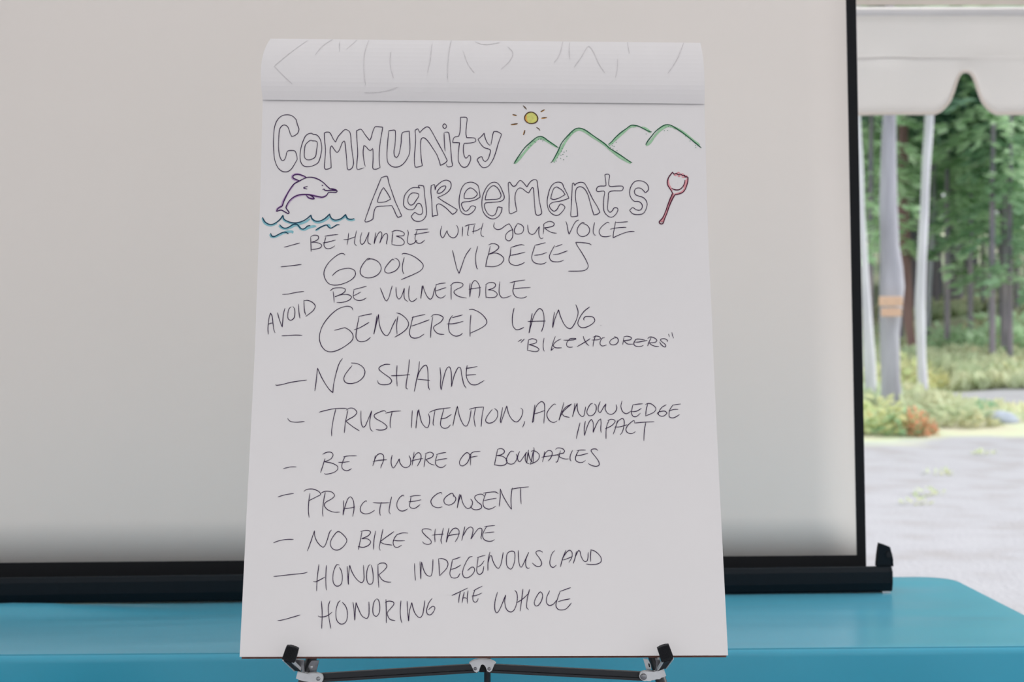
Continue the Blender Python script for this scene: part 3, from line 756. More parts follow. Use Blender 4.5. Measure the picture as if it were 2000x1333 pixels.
K o 1445,1050 1438,1037 1405,1060 1378,1110 1378,1155 1405,1188 1440,1193 1482,1172
K o 1515,1050 1505,1110 1500,1145 1520,1165 1555,1165 1603,1130
K o 1503,1052 1550,1043 1610,1040
K o 1492,1103 1550,1097 1613,1083
L o 115,630 110,612 70,625 20,670 8,705 30,745 75,760 120,752
L o 228,655 228,635 215,618 160,650 135,685 145,720 185,735 230,715 250,685 250,665 225,632
L o 288,628 275,700 265,765* 280,700 300,632* 310,680 330,735 365,768 400,755 415,710 405,685 393,675
L o 530,650 510,630 460,635 435,660 460,700 500,735 500,765 460,780 420,775 400,755 395,740
L o 550,610 530,660 518,710 525,750 560,773 600,770 643,745
L o 518,618 580,610 640,608 668,625
L o 518,692 580,680 650,668
L o 685,575 685,660 675,750
L o 687,578 710,640 755,720 795,778* 790,690 795,620 803,565
L o 790,580 860,568 965,557
L o 885,568 885,650 890,725
#writing|handwritten line reading NO BIKE SHAME|INK|1.35
M o 190,337 250,315 320,302 408,300
M o 558,428 600,310 635,205* 640,270 670,335 725,385 750,365 775,300 800,220 820,198
M c 893,215 840,265 808,330 815,380 850,412 900,412 955,370 985,315 965,270
M o 1150,215 1130,320 1110,413
M o 1133,215 1180,203 1225,205 1243,225 1215,262 1145,292* 1210,295 1243,325 1225,360 1170,385 1105,378
M o 1298,207 1280,310 1275,412
M o 1377,188 1355,300 1337,390 1348,420
M o 1497,215 1420,270 1345,325* 1390,350 1478,362
M o 1535,240 1500,290 1488,340 1505,380 1540,385 1580,362
M o 1530,248 1590,230 1650,232
M o 1485,308 1540,315 1615,313
M o 1905,200 1860,185 1810,190 1800,210 1840,260 1895,310 1900,340 1870,355 1825,345 1805,323
N o 58,185 50,260 55,330
N o 145,175 130,250 118,310 128,350
N o 22,255 80,248 148,243
N o 205,175 190,250 175,333* 200,260 245,190 285,178 315,210 300,280 270,330
N o 185,262 250,250 322,240
N o 378,160 360,240 343,315
N o 360,260 400,190 440,165 465,185 460,240 443,297* 480,240 530,180 560,185 560,240 552,285 560,297
N o 618,155 585,210 570,265 590,305 640,322 680,315 698,300
N o 588,162 640,155 705,150
N o 590,232 640,225 697,220
#writing|handwritten line reading HONOR INDEGENOUS LAND|INK|1.35
M o 190,703 290,692 400,680 530,665 558,655
M o 683,570 665,720 657,860
M o 765,580 757,720 762,830 770,853
M o 620,755 650,760 750,708
M o 905,580 880,573 855,610 835,690 840,770 875,808 920,790 937,720 925,640 905,600
M o 990,590 995,690 1002,790* 1005,680 1017,580* 1040,650 1090,730 1145,770 1170,740 1170,660 1165,578
M o 1240,570 1220,590 1203,650 1203,740 1225,785 1260,780 1272,720 1262,620 1250,578
M o 1322,570 1325,700 1333,825
M o 1320,580 1345,560 1400,560 1420,590 1395,630 1332,685* 1370,740 1420,762 1467,765
M o 1720,560 1722,650 1730,747
M o 1778,540 1783,640 1787,730* 1790,640 1797,545* 1815,620 1850,685 1895,698 1913,640 1920,515
N o 92,510 98,600 103,695
N o 90,510 130,508 180,530 195,570 175,620 103,695
N o 243,520 228,600 215,670 230,710 265,720 300,710 325,668
N o 243,520 280,510 332,490
N o 225,627 280,610 335,577
N o 460,485 425,495 375,580 352,660 365,705 400,717 450,690 482,640 475,605 450,602 405,640
N o 522,495 510,580 507,650 535,682 570,655 583,590
N o 510,498 550,485 600,472
N o 512,600 550,580 588,530
N o 650,435 630,520 627,640
N o 628,560 650,480 665,478 680,530 710,590 740,615 765,580 780,520 793,440
N c 835,460 870,430 912,435 920,500 905,580 878,622 850,610 830,570
N o 957,418 960,500 970,580 988,602 1010,570 1070,440* 1040,520 1040,590 1060,615 1080,608
N o 1223,440 1190,423 1155,430 1148,450 1190,510 1210,560 1195,590 1150,590 1108,555
N o 1353,420 1325,450 1300,530 1305,585 1335,605 1370,578
N o 1475,415 1440,500 1413,600
N o 1430,520 1480,440 1515,418 1540,445 1535,500 1505,550
N o 1430,525 1480,512 1545,485
N o 1587,430 1575,490 1553,563
N o 1570,500 1610,420 1625,430 1640,490 1675,540 1705,530 1715,440
N o 1745,410 1740,480 1742,543
N o 1740,412 1790,430 1850,490 1855,540 1820,565 1750,573 1693,567
#writing|handwritten line reading HONORING THE WHOLE|INK|1.4
M o 235,1180 270,1178 350,1158 480,1120
M o 710,968 718,1100 713,1270
M o 803,965 785,1030 792,1150 812,1268
M o 673,1130 700,1142 770,1130 828,1088
M o 915,963 890,990 868,1080 878,1180 925,1220 975,1195 993,1110 975,1030 935,980
M o 1052,980 1065,1080 1072,1178* 1078,1080 1085,985* 1110,1050 1150,1130 1200,1158 1222,1130 1227,1050 1225,975
M o 1310,945 1285,970 1267,1050 1275,1115 1305,1135 1335,1100 1343,1030 1330,960 1310,943
M o 1410,950 1413,1080 1413,1208
M o 1400,985 1440,970 1490,980 1495,1005 1465,1045 1425,1095 1430,1130 1455,1168 1510,1182
M o 1572,965 1565,1080 1572,1170 1582,1205
M o 1640,970 1645,1090 1655,1188* 1665,1080 1690,985* 1705,1050 1730,1110 1775,1150 1805,1120 1820,1050 1832,962
M o 1912,937 1875,990 1850,1070 1860,1110 1890,1120 1925,1085 1940,1040 1920,1025 1890,1045 1870,1065
N o 235,910 300,880 408,828
N o 330,865 315,930 310,990
N o 372,870 355,940 347,990
N o 412,855 403,930 405,997
N o 355,940 375,932 403,945
N o 483,855 465,920 468,965 490,983 510,970 523,940
N o 470,860 510,835 567,808
N o 452,915 500,908 563,882
N o 732,870 705,970 703,1060 722,1098 755,1060 820,903* 810,980 830,1060 875,1088 915,1060 945,960 940,880 918,852
N o 1007,838 995,940 977,1080
N o 1080,840 1055,940 1048,1040 1070,1062
N o 935,990 1000,950 1075,880
N c 1195,870 1150,930 1130,990 1145,1022 1175,1015 1210,960 1220,900
N o 1298,855 1265,930 1265,990 1295,1018 1340,1000 1370,960
N o 1412,860 1380,950 1365,1020 1390,1060 1440,1065 1480,1050 1532,990
N o 1405,865 1450,850 1525,823
N o 1385,978 1440,960 1520,945
#dolphin_drawing|leaping dolphin drawn in purple pen|PURPLE|1.9
D c 825,225 880,220 950,230 1030,262 1100,310 1150,360 1205,410* 1260,412 1310,430 1320,450 1300,468 1240,465 1180,470 1160,500 1130,530 1080,545 1010,535 930,520 850,503 760,500 680,515 600,555 540,610 500,680 490,720 540,795 525,812 480,790 410,755 335,778* 350,740 390,705 425,690 450,620 500,510 560,410 620,330 720,275 770,248
D o 830,228 770,195 690,175 630,180 600,205 610,235 660,260 705,275
D o 1085,425 1108,412 1120,432 1170,438 1240,435 1300,443
D o 1215,415 1260,424 1305,440
D o 815,510 850,550 900,570 950,570 925,540 880,515
D o 840,368 775,393 835,415
D o 1074,342 1080,358 1092,348
#dolphin_drawing|pale violet halo around the drawn dolphin|PALEPURPLE|4.2
D o 820,235 770,205 690,170 620,180 590,210 600,240 700,285
D o 620,340 560,410 500,510 440,620 415,690 345,740 330,780
D o 490,720 510,670 560,600 640,535 760,505 900,510 1010,540 1080,548 1160,505
D o 820,515 860,555 955,572
#wave_drawing|sea waves drawn in dark teal pen|TEAL|2.1
D o 105,870 150,950 230,990 300,975 390,910 440,838* 455,900 520,940 600,962 680,960 780,925 860,870 895,838* 910,890 960,930 1030,935 1110,900 1170,850 1198,820* 1215,870 1260,910 1320,915 1390,890 1460,828* 1480,880 1520,905 1570,903 1600,888
D o 385,990 420,1030 470,1050 530,1035 610,990 670,990 720,1045 760,1065 800,1050 840,1015 885,1005
D o 970,1080 1060,1030 1150,998 1180,1030 1215,1050 1270,1025 1320,995 1360,995
D o 238,1130 260,1178 300,1185 370,1150 440,1118 490,1118 530,1145
#wave_drawing|pale cyan marker shading under the waves|PALECYAN|4.4
D o 100,885 150,970 230,1005 310,985 340,970
D o 435,870 460,920 530,955 620,978 700,978 800,950 880,895
D o 895,870 920,910 980,950 1060,948 1150,905 1190,870 1200,860
D o 1210,885 1270,925 1340,925 1410,890 1462,860 1490,900 1540,915 1610,912
D o 370,1010 420,1045 480,1060 560,1040 640,1000 690,1010 730,1065 790,1075 850,1045 920,1022 980,1018
D o 970,1090 1040,1045
D o 1160,990 1190,1000 1210,1045
D o 225,1150 250,1185 310,1190 390,1155 480,1115 560,1105 600,1110 590,1135
#sun_drawing|small sun outline and rays drawn in brown and olive|BROWN|1.9
O c 540,372 480,390 435,440 425,490 445,540 500,578 560,585 620,572 660,535 670,480 640,420 590,382
O o 395,252 430,285 462,322
O o 203,415 278,435
O o 172,602 230,597 298,586
O o 722,365 797,325
O o 745,482 840,472
O o 645,658 685,680 712,715
O o 430,708 420,755 403,800
#sun_drawing|orange marker behind the drawn sun rays|ORANGE|2.6
O o 200,420 272,440
O o 168,606 230,601 290,592
O o 725,370 797,330
O o 735,489 835,480
O o 424,712 414,755 400,798
O o 462,430 448,480 462,530 490,562
#mountain_drawing|green pen outline of mountains|GREEN|1.8
O o 226,1333 300,1215 420,1045 520,950 640,850 710,825 780,845 860,905 970,980 1030,1020 1055,1028
C o 455,658 470,645 520,555 560,470 620,400 680,345 720,335 770,350 850,405 950,475 1000,520 1070,565 1130,605 1200,652 1212,655
P o 235,520 285,480 340,415 440,325 530,260 600,210 650,207 730,225 820,270 900,308 940,315
P o 842,525 880,460 930,395 1000,310 1080,245 1150,205 1210,198 1270,215 1370,280 1500,370 1620,470 1750,577
#mountain_drawing|pale green marker shading inside the mountains|PALEGREEN|4.6
O o 240,1333 340,1225 450,1090 580,945 690,862 760,865 870,925 1035,1030
C o 480,650 530,570 600,450 660,375 720,350 780,370 860,425 960,490 1020,545 1100,605 1200,664
P o 240,535 300,490 380,410 500,305 600,230 690,225
P o 780,235 860,275 925,330
P o 850,540 910,490 1000,370 1100,270 1200,218 1280,230 1330,270
P o 1300,235 1420,300 1600,440 1720,530
#spade_drawing|beach spade outline drawn in crimson pen|CRIMSON|1.9
Q c 447,168* 475,208 520,190 555,220 605,208 645,235 690,232 695,268* 725,262 755,275* 750,360 725,450 690,530 640,580 570,607 495,622* 460,680 410,780 370,880 330,1000 285,1110 258,1190 225,1208 185,1190 178,1165 195,1145 250,1080 300,970 350,830 395,710 447,588* 400,510 355,440 342,370 365,280 410,215
Q o 693,325 690,380 650,460 590,515 520,525 460,510 425,488
Q o 225,1165 245,1170
#spade_drawing|pink marker shading inside the spade|PINK|3.6
Q o 460,600 420,700 380,810 330,960 285,1070 230,1150 205,1170
Q o 470,590 440,680 395,800
Q o 270,1100 250,1170
Q o 735,290 735,370 710,460 665,540 590,590 490,610
Q o 715,320 705,400 670,480
Q o 362,310 365,400 400,470 440,550
Q o 475,225 505,232 530,205 570,175 590,190 
Q o 550,235 575,255 605,225 650,205 670,215
Q o 630,255 655,275 690,255 740,240
'''
def curve(pts, sharp, closed):
    """smooth curve through hand-set points, corners kept sharp"""
    n = len(pts); res = []
    segs = n if closed else n-1
    for i in range(segs):
        p1, p2 = pts[i], pts[(i+1) % n]
        p0 = pts[i-1] if (closed or i > 0) else p1
        p3 = pts[(i+2) % n] if (closed or i+2 < n) else p2
        if sharp[i]: p0 = p1
        if sharp[(i+1) % n]: p3 = p2
        L = (p2-p1).length; k = max(2, int(L/1.6))
        l1 = (p1-p0).length; l3 = (p3-p2).length
        m1 = (p2-p0)*(L/(L+l1)) if l1 > 0 else (p2-p1)*.9
        m2 = (p3-p1)*(L/(L+l3)) if l3 > 0 else (p2-p1)*.9
        for j in range(k):
            t_ = j/k; a = 2*t_**3-3*t_**2+1; b_ = t_**3-2*t_**2+t_; c = -2*t_**3+3*t_**2; d = t_**3-t_**2
            res.append(p1*a+m1*b_+p2*c+m2*d)
    res.append(pts[0].copy() if closed else pts[-1].copy()); return res
def ribbon(vs, fs, P, wpx, closed, place):
    n = len(P); base = len(vs); n_ = 0
    for i, p_ in enumerate(P):
        a = P[i-1] if i > 0 else (P[-2] if closed else P[0]); b_ = P[i+1] if i < n-1 else (P[1] if closed else P[-1])
        d = b_-a; d = d.normalized() if d.length > 1e-6 else Vector((1, 0)); nv = Vector((-d.y, d.x))
        w_ = wpx*.5*(1+.12*math.sin(i*.21+p_.x*.05))
        if not closed: w_ *= min(1, .55+.15*min(i, n-1-i))
        vs.append(place(p_+nv*w_)); vs.append(place(p_-nv*w_))
    for i in range(n-1):
        k = base+2*i; fs.append((k, k+1, k+3, k+2))
groups = []
for ln in INKDATA.strip().splitlines():
    if ln.startswith('#'):
        nm, lb, mt, wd = ln[1:].split('|'); groups.append((nm, lb, mt, float(wd), []))
    else:
        tk = ln.split(); ox, oy, sc = CR[tk[0]]; pts = []; sh = []
        for q in tk[2:]:
            sh.append(q.endswith('*')); x, y = q.rstrip('*').split(','); pts.append(Vector((ox+float(x)/sc, oy+float(y)/sc)))
        groups[-1][4].append((pts, sh, tk[1] == 'c'))
drawn = {}
for nm, lb, mt, wd, strokes in groups:
    pale = mt in ('PALEPURPLE', 'PALECYAN', 'ORANGE', 'PALEGREEN', 'PINK'); lift = .0003 if pale else .0006
    words = []      # strokes closer than a pen width or so belong to one word
    for st in strokes:
        x0 = min(p_.x for p_ in st[0]); x1 = max(p_.x for p_ in st[0]); hit = [w_ for w_ in words if nm == 'writing' and x0 < w_[1]+11 and x1 > w_[0]-11 or nm != 'writing']
        new = [x0, x1, [st]]
        for w_ in hit: new = [min(new[0], w_[0]), max(new[1], w_[1]), w_[2]+new[2]]; words.remove(w_)
        words.append(new)
    for x0, x1, sts in words:
        vs = []; fs = []
        for pts, sh, cl_ in sts: ribbon(vs, fs, curve(pts, sh, cl_), wd*(1.0 if pale else 1.06), cl_, lambda q: onpage(q.x, q.y, lift)-po)
        nm2 = {'title': 'title_word', 'writing': 'handwritten_word'}.get(nm, nm)
        if nm == 'writing' and len(sts) == 1 and x1 < 605: nm2 = 'bullet_dash'
        link(nm2 if not pale else nm2.replace('drawing', 'shading'), mesh(nm2, vs, fs), M[mt], page, label=lb if nm != 'writing' else None)
def filled(nm, crop, pts, m, lift, lb, parent=page):
    ox, oy, sc = CR[crop]; c = sum((Vector(q) for q in pts), Vector((0, 0)))/len(pts)
    P = curve([Vector((ox+x/sc, oy+y/sc)) for x, y in pts], [False]*len(pts), True); c = Vector((ox+c.x/sc, oy+c.y/sc))
    vs = [onpage(c.x, c.y, lift)-po]+[onpage(q.x, q.y, lift)-po for q in P]; fs = [(0, i, i+1) for i in range(1, len(P))]
    link(nm, mesh(nm, vs, fs), m, parent, label=lb)
filled('sun_fill', 'O', [(540, 376), (490, 392), (445, 440), (432, 490), (450, 535), (500, 573), (560, 580), (618, 567), (655, 532), (663, 480), (637, 424), (590, 388)], M['YELLOW'], .0002, 'yellow marker filling of the drawn sun')
# stippled dots
dp = [('P', q) for q in '360,448;362,485;303,508;252,540;298,542;327,552;272,568;375,620;375,652;310,592;850,350;1210,225;1250,235;1198,290;1145,295;1487,382;1563,465;1650,538;1658,572'.split(';')]
dp += [('O', q) for q in '683,878;728,862;725,885;762,910;785,890;605,922;632,935;542,995;498,1032;1318,752;1265,803;1122,1048;1108,1100;1160,1118;1203,1095;1055,1150;1100,1175;1138,1160;1210,1195;1095,1232;1032,1223;1152,1258;1012,1285;978,1305'.split(';')]
vs = []; fs = []
for c, q in dp:
    ox, oy, sc = CR[c]; x, y = map(float, q.split(',')); x = ox+x/sc; y = oy+y/sc; k0 = len(vs)
    for k in range(7): vs.append(onpage(x+.85*math.cos(k*.9), y+.85*math.sin(k*.9), .0006)-po)
    fs.append(tuple(range(k0, k0+7)))
link('dot_stipple', mesh('dot_stipple', vs, fs), mat('ink_dot_green', (.03, .19, .09), .6, .2), page, kind='stuff', label='small green pen dots on the drawn mountains')
# faint writing showing through the turned sheet
SHOW = '''U 440,100 340,200 235,300
U 235,300 320,380 375,430
U 640,85 575,150 540,220
U 695,110 712,150 728,195
U 830,95 800,140 775,170
U 925,100 928,250 945,440
U 930,492 1010,492 1100,482 1200,452
U 1585,100 1587,250 1585,400
U 1440,130 1447,250 1430,350
U 1130,190 1135,280 1165,390
U 1700,190 1740,280 1795,352
U 1780,112 1830,130 1880,134 1975,118
V 245,150 285,190 290,215 262,268 200,325
V 680,110 665,190 640,245 612,275
V 735,120 732,185 738,250
V 770,310 830,230 885,148 925,195 965,285 1010,350
V 1112,250 1108,320 1092,385
V 1200,110 1202,160 1208,205
V 1650,120 1615,185 1575,255 1500,355'''
vs = []; fs = []
def onflap(px, py):
    u = (px-513)/863.0; k = (195+8*u-py)/113.0; q = flap_pt(max(0, min(1, u)), max(0, min(1, k)))
    return q+Vector((0, -.0007, 0))-po
for ln in SHOW.splitlines():
    tk = ln.split(); ox, oy, sc = CR[tk[0]]
    pts = [Vector((ox+float(q.split(',')[0])/sc, oy+float(q.split(',')[1])/sc)) for q in tk[1:]]
    ribbon(vs, fs, curve(pts, [False]*len(pts), False), 1.1, False, lambda q: onflap(q.x, q.y))
link('show_through_writing', mesh('show_through_writing', vs, fs), M['SHOW'], flap, label='faint grey reversed writing')

# ---------------------------------------------------------------- tripod easel
apex = Vector((-.04, 2.262, 1.665))
easel = empty('tripod_easel', (apex.x, 2.2, 0), 'black tripod easel with silver joints holding up the flip chart pad', 'easel'); eo = easel.location.copy()
def ln(a, b_, z): k = (z-a.z)/(b_.z-a.z); return a+(b_-a)*k
def shift(ps): return [p_-eo for p_ in ps]
for nm, (px, py), mir in (('l', (600, 1312), 1), ('r', (1284, 1308), -1)):
    col = at(px, py, 2.040); foot = ln(apex, col, 0.012); knee = ln(apex, col, .46)
    leg = tube('leg', shift([apex+(col-apex)*.012, col, knee]), .0078, M['eblack'], easel)
    lo = tube('lower_tube', shift([knee+(col-knee)*.03, foot]), .0062, M['steel'], leg)
    tube('leg_clamp', shift([knee+(col-knee)*.05, knee+(foot-knee)*.05]), .0125, M['rubber'], leg)
    tube('rubber_foot', shift([foot+(knee-foot)*.04, foot]), [.009, .0125], M['rubber'], leg)
rf = Vector((apex.x-.004, 2.575, .012)); rk = ln(apex, rf, .5)
leg = tube('leg', shift([apex+(rf-apex)*.01, rk]), .0058, M['eblack'], easel)
tube('lower_tube', shift([rk+(apex-rk)*.03, rf]), .0046, M['steel'], leg); tube('leg_clamp', shift([rk+(apex-rk)*.03, rk+(rf-rk)*.05]), .0095, M['rubber'], leg)
tube('rubber_foot', shift([rf+(rk-rf)*.04, rf]), [.007, .011], M['rubber'], leg)
hd = bmesh.new(); add_box(hd, apex-eo+Vector((0, .004, .0)), (.075, .045, .05), None, .008); link('head_casting', bm_mesh('head_casting', hd), M['rubber'], easel)
# braces: channels with a groove
def brace(p0, p1, h):
    a, b_ = at(*p0, 2.030), at(*p1, 2.030); d = (b_-a).normalized(); upv = Vector((-d.z, 0, d.x)); upv = upv if upv.z > 0 else -upv; bm = bmesh.new()
    hh = h/2; pr = [(-hh, 0), (-hh, .006), (hh, .006), (hh, 0), (hh*.42, 0), (hh*.34, .0022), (-hh*.34, .0022), (-hh*.42, 0)]
    r1 = [bm.verts.new(a+upv*q+Vector((0, y, 0))-eo) for q, y in pr]; r2 = [bm.verts.new(b_+upv*q+Vector((0, y, 0))-eo) for q, y in pr]
    for k in range(8): bm.faces.new((r1[k], r1[(k+1) % 8], r2[(k+1) % 8], r2[k]))
    bm.faces.new(r1[::-1]); bm.faces.new(r2); link('cross_brace', bm_mesh('cross_brace', bm), M['eblack'], easel)
brace((619, 1325.6), (933, 1306.5), .0124); brace((951, 1306.5), (1259, 1322.5), .0124)
def eplate(name, zo, s, pts, D0, D1, m, parent=easel, bev=0, **k):
    o = plate(name, zo, s, pts, D0, D1, m, None, bev, **k); o.data.transform(Matrix.Translation(-eo)); o.parent = parent; return o
cbk = eplate('centre_bracket', (800, 1180), 6.6667, [(775, 775), (812, 750), (850, 735), (900, 726), (950, 724), (1000, 727), (1050, 735), (1090, 752), (1125, 775), (1097, 792), (1088, 830), (1072, 872), (1040, 895), (1008, 878), (990, 825), (975, 795), (950, 785), (925, 795), (912, 830), (905, 875), (872, 900), (838, 880), (815, 830), (802, 792)], 2.022, 2.030, M['silver'], bev=.0006)
for x, y in ((855, 848), (1036, 850)):
    c = at(800+x/6.6667, 1180+y/6.6667, 2.0215)-eo; tube('rivet', [c+Vector((0, -.0016, 0)), c+Vector((0, .003, 0))], [.0021, .0030], M['steel'], cbk)
hb = at(943, 1300, 2.035)-eo; box('bracket_housing', hb+Vector((0, .004, -.001)), (.011, .014, .018), M['rubber'], cbk, bev=.002)
ZL = (540, 1250); s_ = 14.286
def clip(zo, cap, arm, st1, st2, wedge, platep, slot, collar, rivet, mir):
    cp = eplate('pad_clip', zo, s_, cap, 1.968, 1.979, M['rubber'], bev=.0012)
    # ribs on the cap
    c0 = sum((at(zo[0]+x/s_, zo[1]+y/s_, 1.968) for x, y in cap), Vector())/len(cap); ang = math.radians(-15)*mir
    for k in range(-3, 4):
        ctr = c0+Vector((math.cos(ang)*k*.0021, -.0002, math.sin(ang)*k*.0021*1.0))-eo
        box('rib', ctr, (.0008, .0012, .017), M['rubber'], cp, Matrix.Rotation(-ang*-1, 3, 'Y').inverted() if False else Matrix.Rotation(-ang, 3, 'Y'))
    # arm running back beneath the pad
    def arm_(name, pts, d0, d1, m, th=.0):
        half = len(pts)//2; q = [at(zo[0]+x/s_, zo[1]+y/s_, d0 if i < half else d1) for i, (x, y) in enumerate(pts)]
        bm = bmesh.new(); loop_prism(bm, [p_-eo for p_ in q], [p_+Vector((0, .003, .004))-eo for p_ in q]); return link(name, bm_mesh(name, bm), m, cp)
    arm_('arm', arm, 1.978, 2.026, M['rubber']); arm_('arm_edge', st1, 1.976, 2.024, M['silver']); arm_('arm_edge', st2, 1.976, 2.024, M['silver'])
    eplate('wedge', zo, s_, wedge, 2.027, 2.034, M['steel'], cp, .0004)
    pl = eplate('mount_plate', zo, s_, platep, 2.034, 2.037, M['silver'] if mir < 0 else M['steel'], cp, .0004)
    if mir > 0:
        c = at(zo[0]+970/s_, zo[1]+770/s_, 2.033)-eo; tube('screw', [c, c+Vector((0, .002, 0))], [.0022, .0032], M['silver'], pl)
    else: eplate('slot', zo, s_, slot, 2.0335, 2.0345, M['rubber'], pl)
    cl2 = eplate('leg_collar', zo, s_, collar, 2.020, 2.0285, M['silver'], easel, .0014)
    cl2.data.polygons.foreach_set('use_smooth', [False]*len(cl2.data.polygons))
    c = at(zo[0]+rivet[0]/s_, zo[1]+rivet[1]/s_, 2.0195)-eo; r_ = rivet[2]/s_/F*2.02
    tube('rivet', [c+Vector((0, -.0018, 0)), c+Vector((0, -.0006, 0)), c+Vector((0, .002, 0))], [r_*.55, r_*.92, r_], M['steel'], cl2, n=18)
clip(ZL, [(275, 185), (360, 188), (440, 203), (530, 232), (607, 275), (575, 400), (540, 530), (487, 660), (320, 610), (150, 560), (170, 480), (225, 320)],
     [(210, 605), (440, 660), (690, 905), (520, 872)], [(165, 590), (195, 585), (512, 885), (495, 898)], [(425, 655), (455, 650), (680, 872), (655, 885)],
     [(490, 650), (540, 560), (650, 580), (770, 590), (770, 700), (775, 820), (790, 965)],
     [(985, 588), (1188, 590), (1105, 930), (890, 945), (872, 860), (885, 770), (920, 670)], None,
     [(590, 895), (640, 905), (700, 930), (755, 965), (820, 968), (900, 945), (1040, 938), (1120, 942), (1210, 962), (1275, 1005), (1303, 1075), (1295, 1140), (1262, 1195), (1200, 1232), (1100, 1215), (980, 1185), (870, 1180), (780, 1170), (690, 1145), (620, 1125), (540, 1095), (560, 1000)],
     (1165, 1095, 62), 1)
clip((1220, 1250), [(915, 258), (1000, 212), (1080, 185), (1160, 163), (1240, 152), (1300, 310), (1362, 480), (1350, 560), (1200, 592), (1032, 642), (985, 470), (940, 340)],
     [(1090, 640), (1310, 570), (1135, 812), (935, 872)], [(1330, 568), (1365, 565), (1165, 825), (1140, 832)], [(1050, 660), (1088, 640), (945, 868), (905, 880)],
     [(850, 545), (970, 570), (1000, 640), (1050, 660), (905, 870), (850, 905), (880, 760), (890, 660)],
     [(520, 540), (640, 545), (690, 620), (735, 720), (745, 860), (610, 862)], [(655, 668), (695, 675), (712, 768), (682, 772)],
     [(412, 1030), (430, 960), (480, 908), (545, 888), (610, 885), (680, 895), (760, 895), (820, 905), (880, 912), (950, 880), (1020, 852), (1098, 828), (1130, 920), (1166, 1022), (1080, 1060), (960, 1085), (860, 1130), (790, 1142), (710, 1140), (640, 1160), (550, 1172), (470, 1130), (425, 1085)],
     (530, 1040, 98), -1)

# ---------------------------------------------------------------- forest
def trunk_mesh(bm, pts, rad, n=14, rough=.03):
    add_tube(bm, pts, rad, n)
    for v in bm.verts:
        k = noise.noise(Vector((v.co.x*7, v.co.y*7, v.co.z*1.2)))*rough; v.co.x += k; v.co.y += k*.6
def spray(vs, fs, c, d, size, flat=.5):
    """a small flat needle spray or leaf"""
    d = d.normalized(); s = d.cross(Vector((random.uniform(-.4, .4), random.uniform(-.4, .4), 1))).normalized()
    k = len(vs); w_ = size*.38
    vs += [c, c+d*size*.5+s*w_, c+d*size, c+d*size*.5-s*w_]; fs.append((k, k+1, k+2, k+3))
def conifer_crown(h0, h1, R, nb, seed, droop=.25, size=.3, dens=26):
    random.seed(seed); vs = []; fs = []
    for b_ in range(nb):
        z = h0+(h1-h0)*(b_+random.random())/nb; L = R*(1-(z-h0)/(h1-h0)*.75)*random.uniform(.65, 1.1); a = random.random()*6.283
        dx, dy = math.cos(a), math.sin(a)
        for k in range(dens):
            q = random.random()**.7; w_ = (random.random()-.5)*.55*L*(1.1-q)
            c = Vector((dx*L*q-dy*w_, dy*L*q+dx*w_, z-droop*L*q*q-.1*abs(w_)+random.uniform(-.06, .06)))
            dd = Vector((dx+random.uniform(-.7, .7), dy+random.uniform(-.7, .7), random.uniform(-.6, .1)))
            spray(vs, fs, c, dd, size*random.uniform(.6, 1.3))
    return mesh('needles', vs, fs)
def bush_mesh(seed, R, H, n_, size=.12):
    random.seed(seed); vs = []; fs = []
    for k in range(n_):
        a = random.random()*6.283; r_ = R*math.sqrt(random.random()); z = H*random.random()*(1-(r_/R)**2*.8)
        spray(vs, fs, Vector((math.cos(a)*r_, math.sin(a)*r_, z)), Vector((math.cos(a)+random.uniform(-.8, .8), math.sin(a)+random.uniform(-.8, .8), random.uniform(.1, 1.3))), size*random.uniform(.6, 1.4))
    return mesh('leaves', vs, fs)
crowns = []
for i in range(4):
    c = conifer_crown(2.9+.3*i, 8.2+.5*i, 2.1+.2*i, 62, 30+i, droop=.32, size=.42, dens=40); c.materials.append(M['needle'] if i % 2 else M['needle_d']); crowns.append(c)
light_crown = conifer_crown(2.2, 6.5, 1.8, 60, 77, droop=.35, size=.26, dens=34); light_crown.materials.append(M['needle_l'])
tr_me = []
for i in range(4):
    bm = bmesh.new(); random.seed(50+i); r_ = .16+.03*i
    trunk_mesh(bm, [(random.uniform(-.05, .05)*k/3, random.uniform(-.05, .05)*k/3, -.3+k*1.2) for k in range(8)], [r_*1.25, r_, r_*.95, r_*.85, r_*.7, r_*.55, r_*.4, r_*.2], 12)
    me = bm_mesh('trunk', bm); me.materials.append([M['bark_dark'], M['bark_dark'], M['bark_red'], M['bark_dark']][i]); tr_me.append(me)
def special(name, base, pts_px, D, m, label, crown=None, top=None):
    """tree whose trunk follows given points: (px, py, width px)"""
    o = empty(name, base, label, 'tree'); bo_ = o.location.copy()
    P = [at(x, y, D)-bo_ for x, y, w_ in pts_px]; Rr = [w_/2/F*D for x, y, w_ in pts_px]
    P.append(P[-1]+Vector((0.05, .1, (top or 5.0)*.5))); Rr.append(Rr[-1]*.45)
    P2 = []; R2 = []
    for i in range(len(P)-1):
        for k in range(4): P2.append(P[i].lerp(P[i+1], k/4)); R2.append(Rr[i]+(Rr[i+1]-Rr[i])*k/4)
    P2.append(P[-1]); R2.append(Rr[-1])
    bm = bmesh.new(); trunk_mesh(bm, P2, R2, 16, .018)
    for v in bm.verts: pass
    link('trunk', bm_mesh('trunk', bm), m, o, smooth=True)
    if crown:
        c = link('foliage', crown, None, o, kind='stuff'); c.location = (P[-2].x, 0, (.8 if D > 22 else 2.3)+D*.02)
    return o
def base_at(px, py, D): q = at(px, py, D); return q
special('conifer_tree', base_at(1742, 812, 18), [(1742, 812, 54), (1742, 795, 44), (1740, 740, 38), (1738, 650, 36), (1740, 612, 40), (1743, 560, 48), (1742, 525, 44), (1737, 480, 37), (1735, 400, 34), (1736, 300, 30), (1737, 220, 24)], 18, M['bark'], 'thick grey tree trunk carrying the orange sign beyond the clearing', crowns[1], 6)
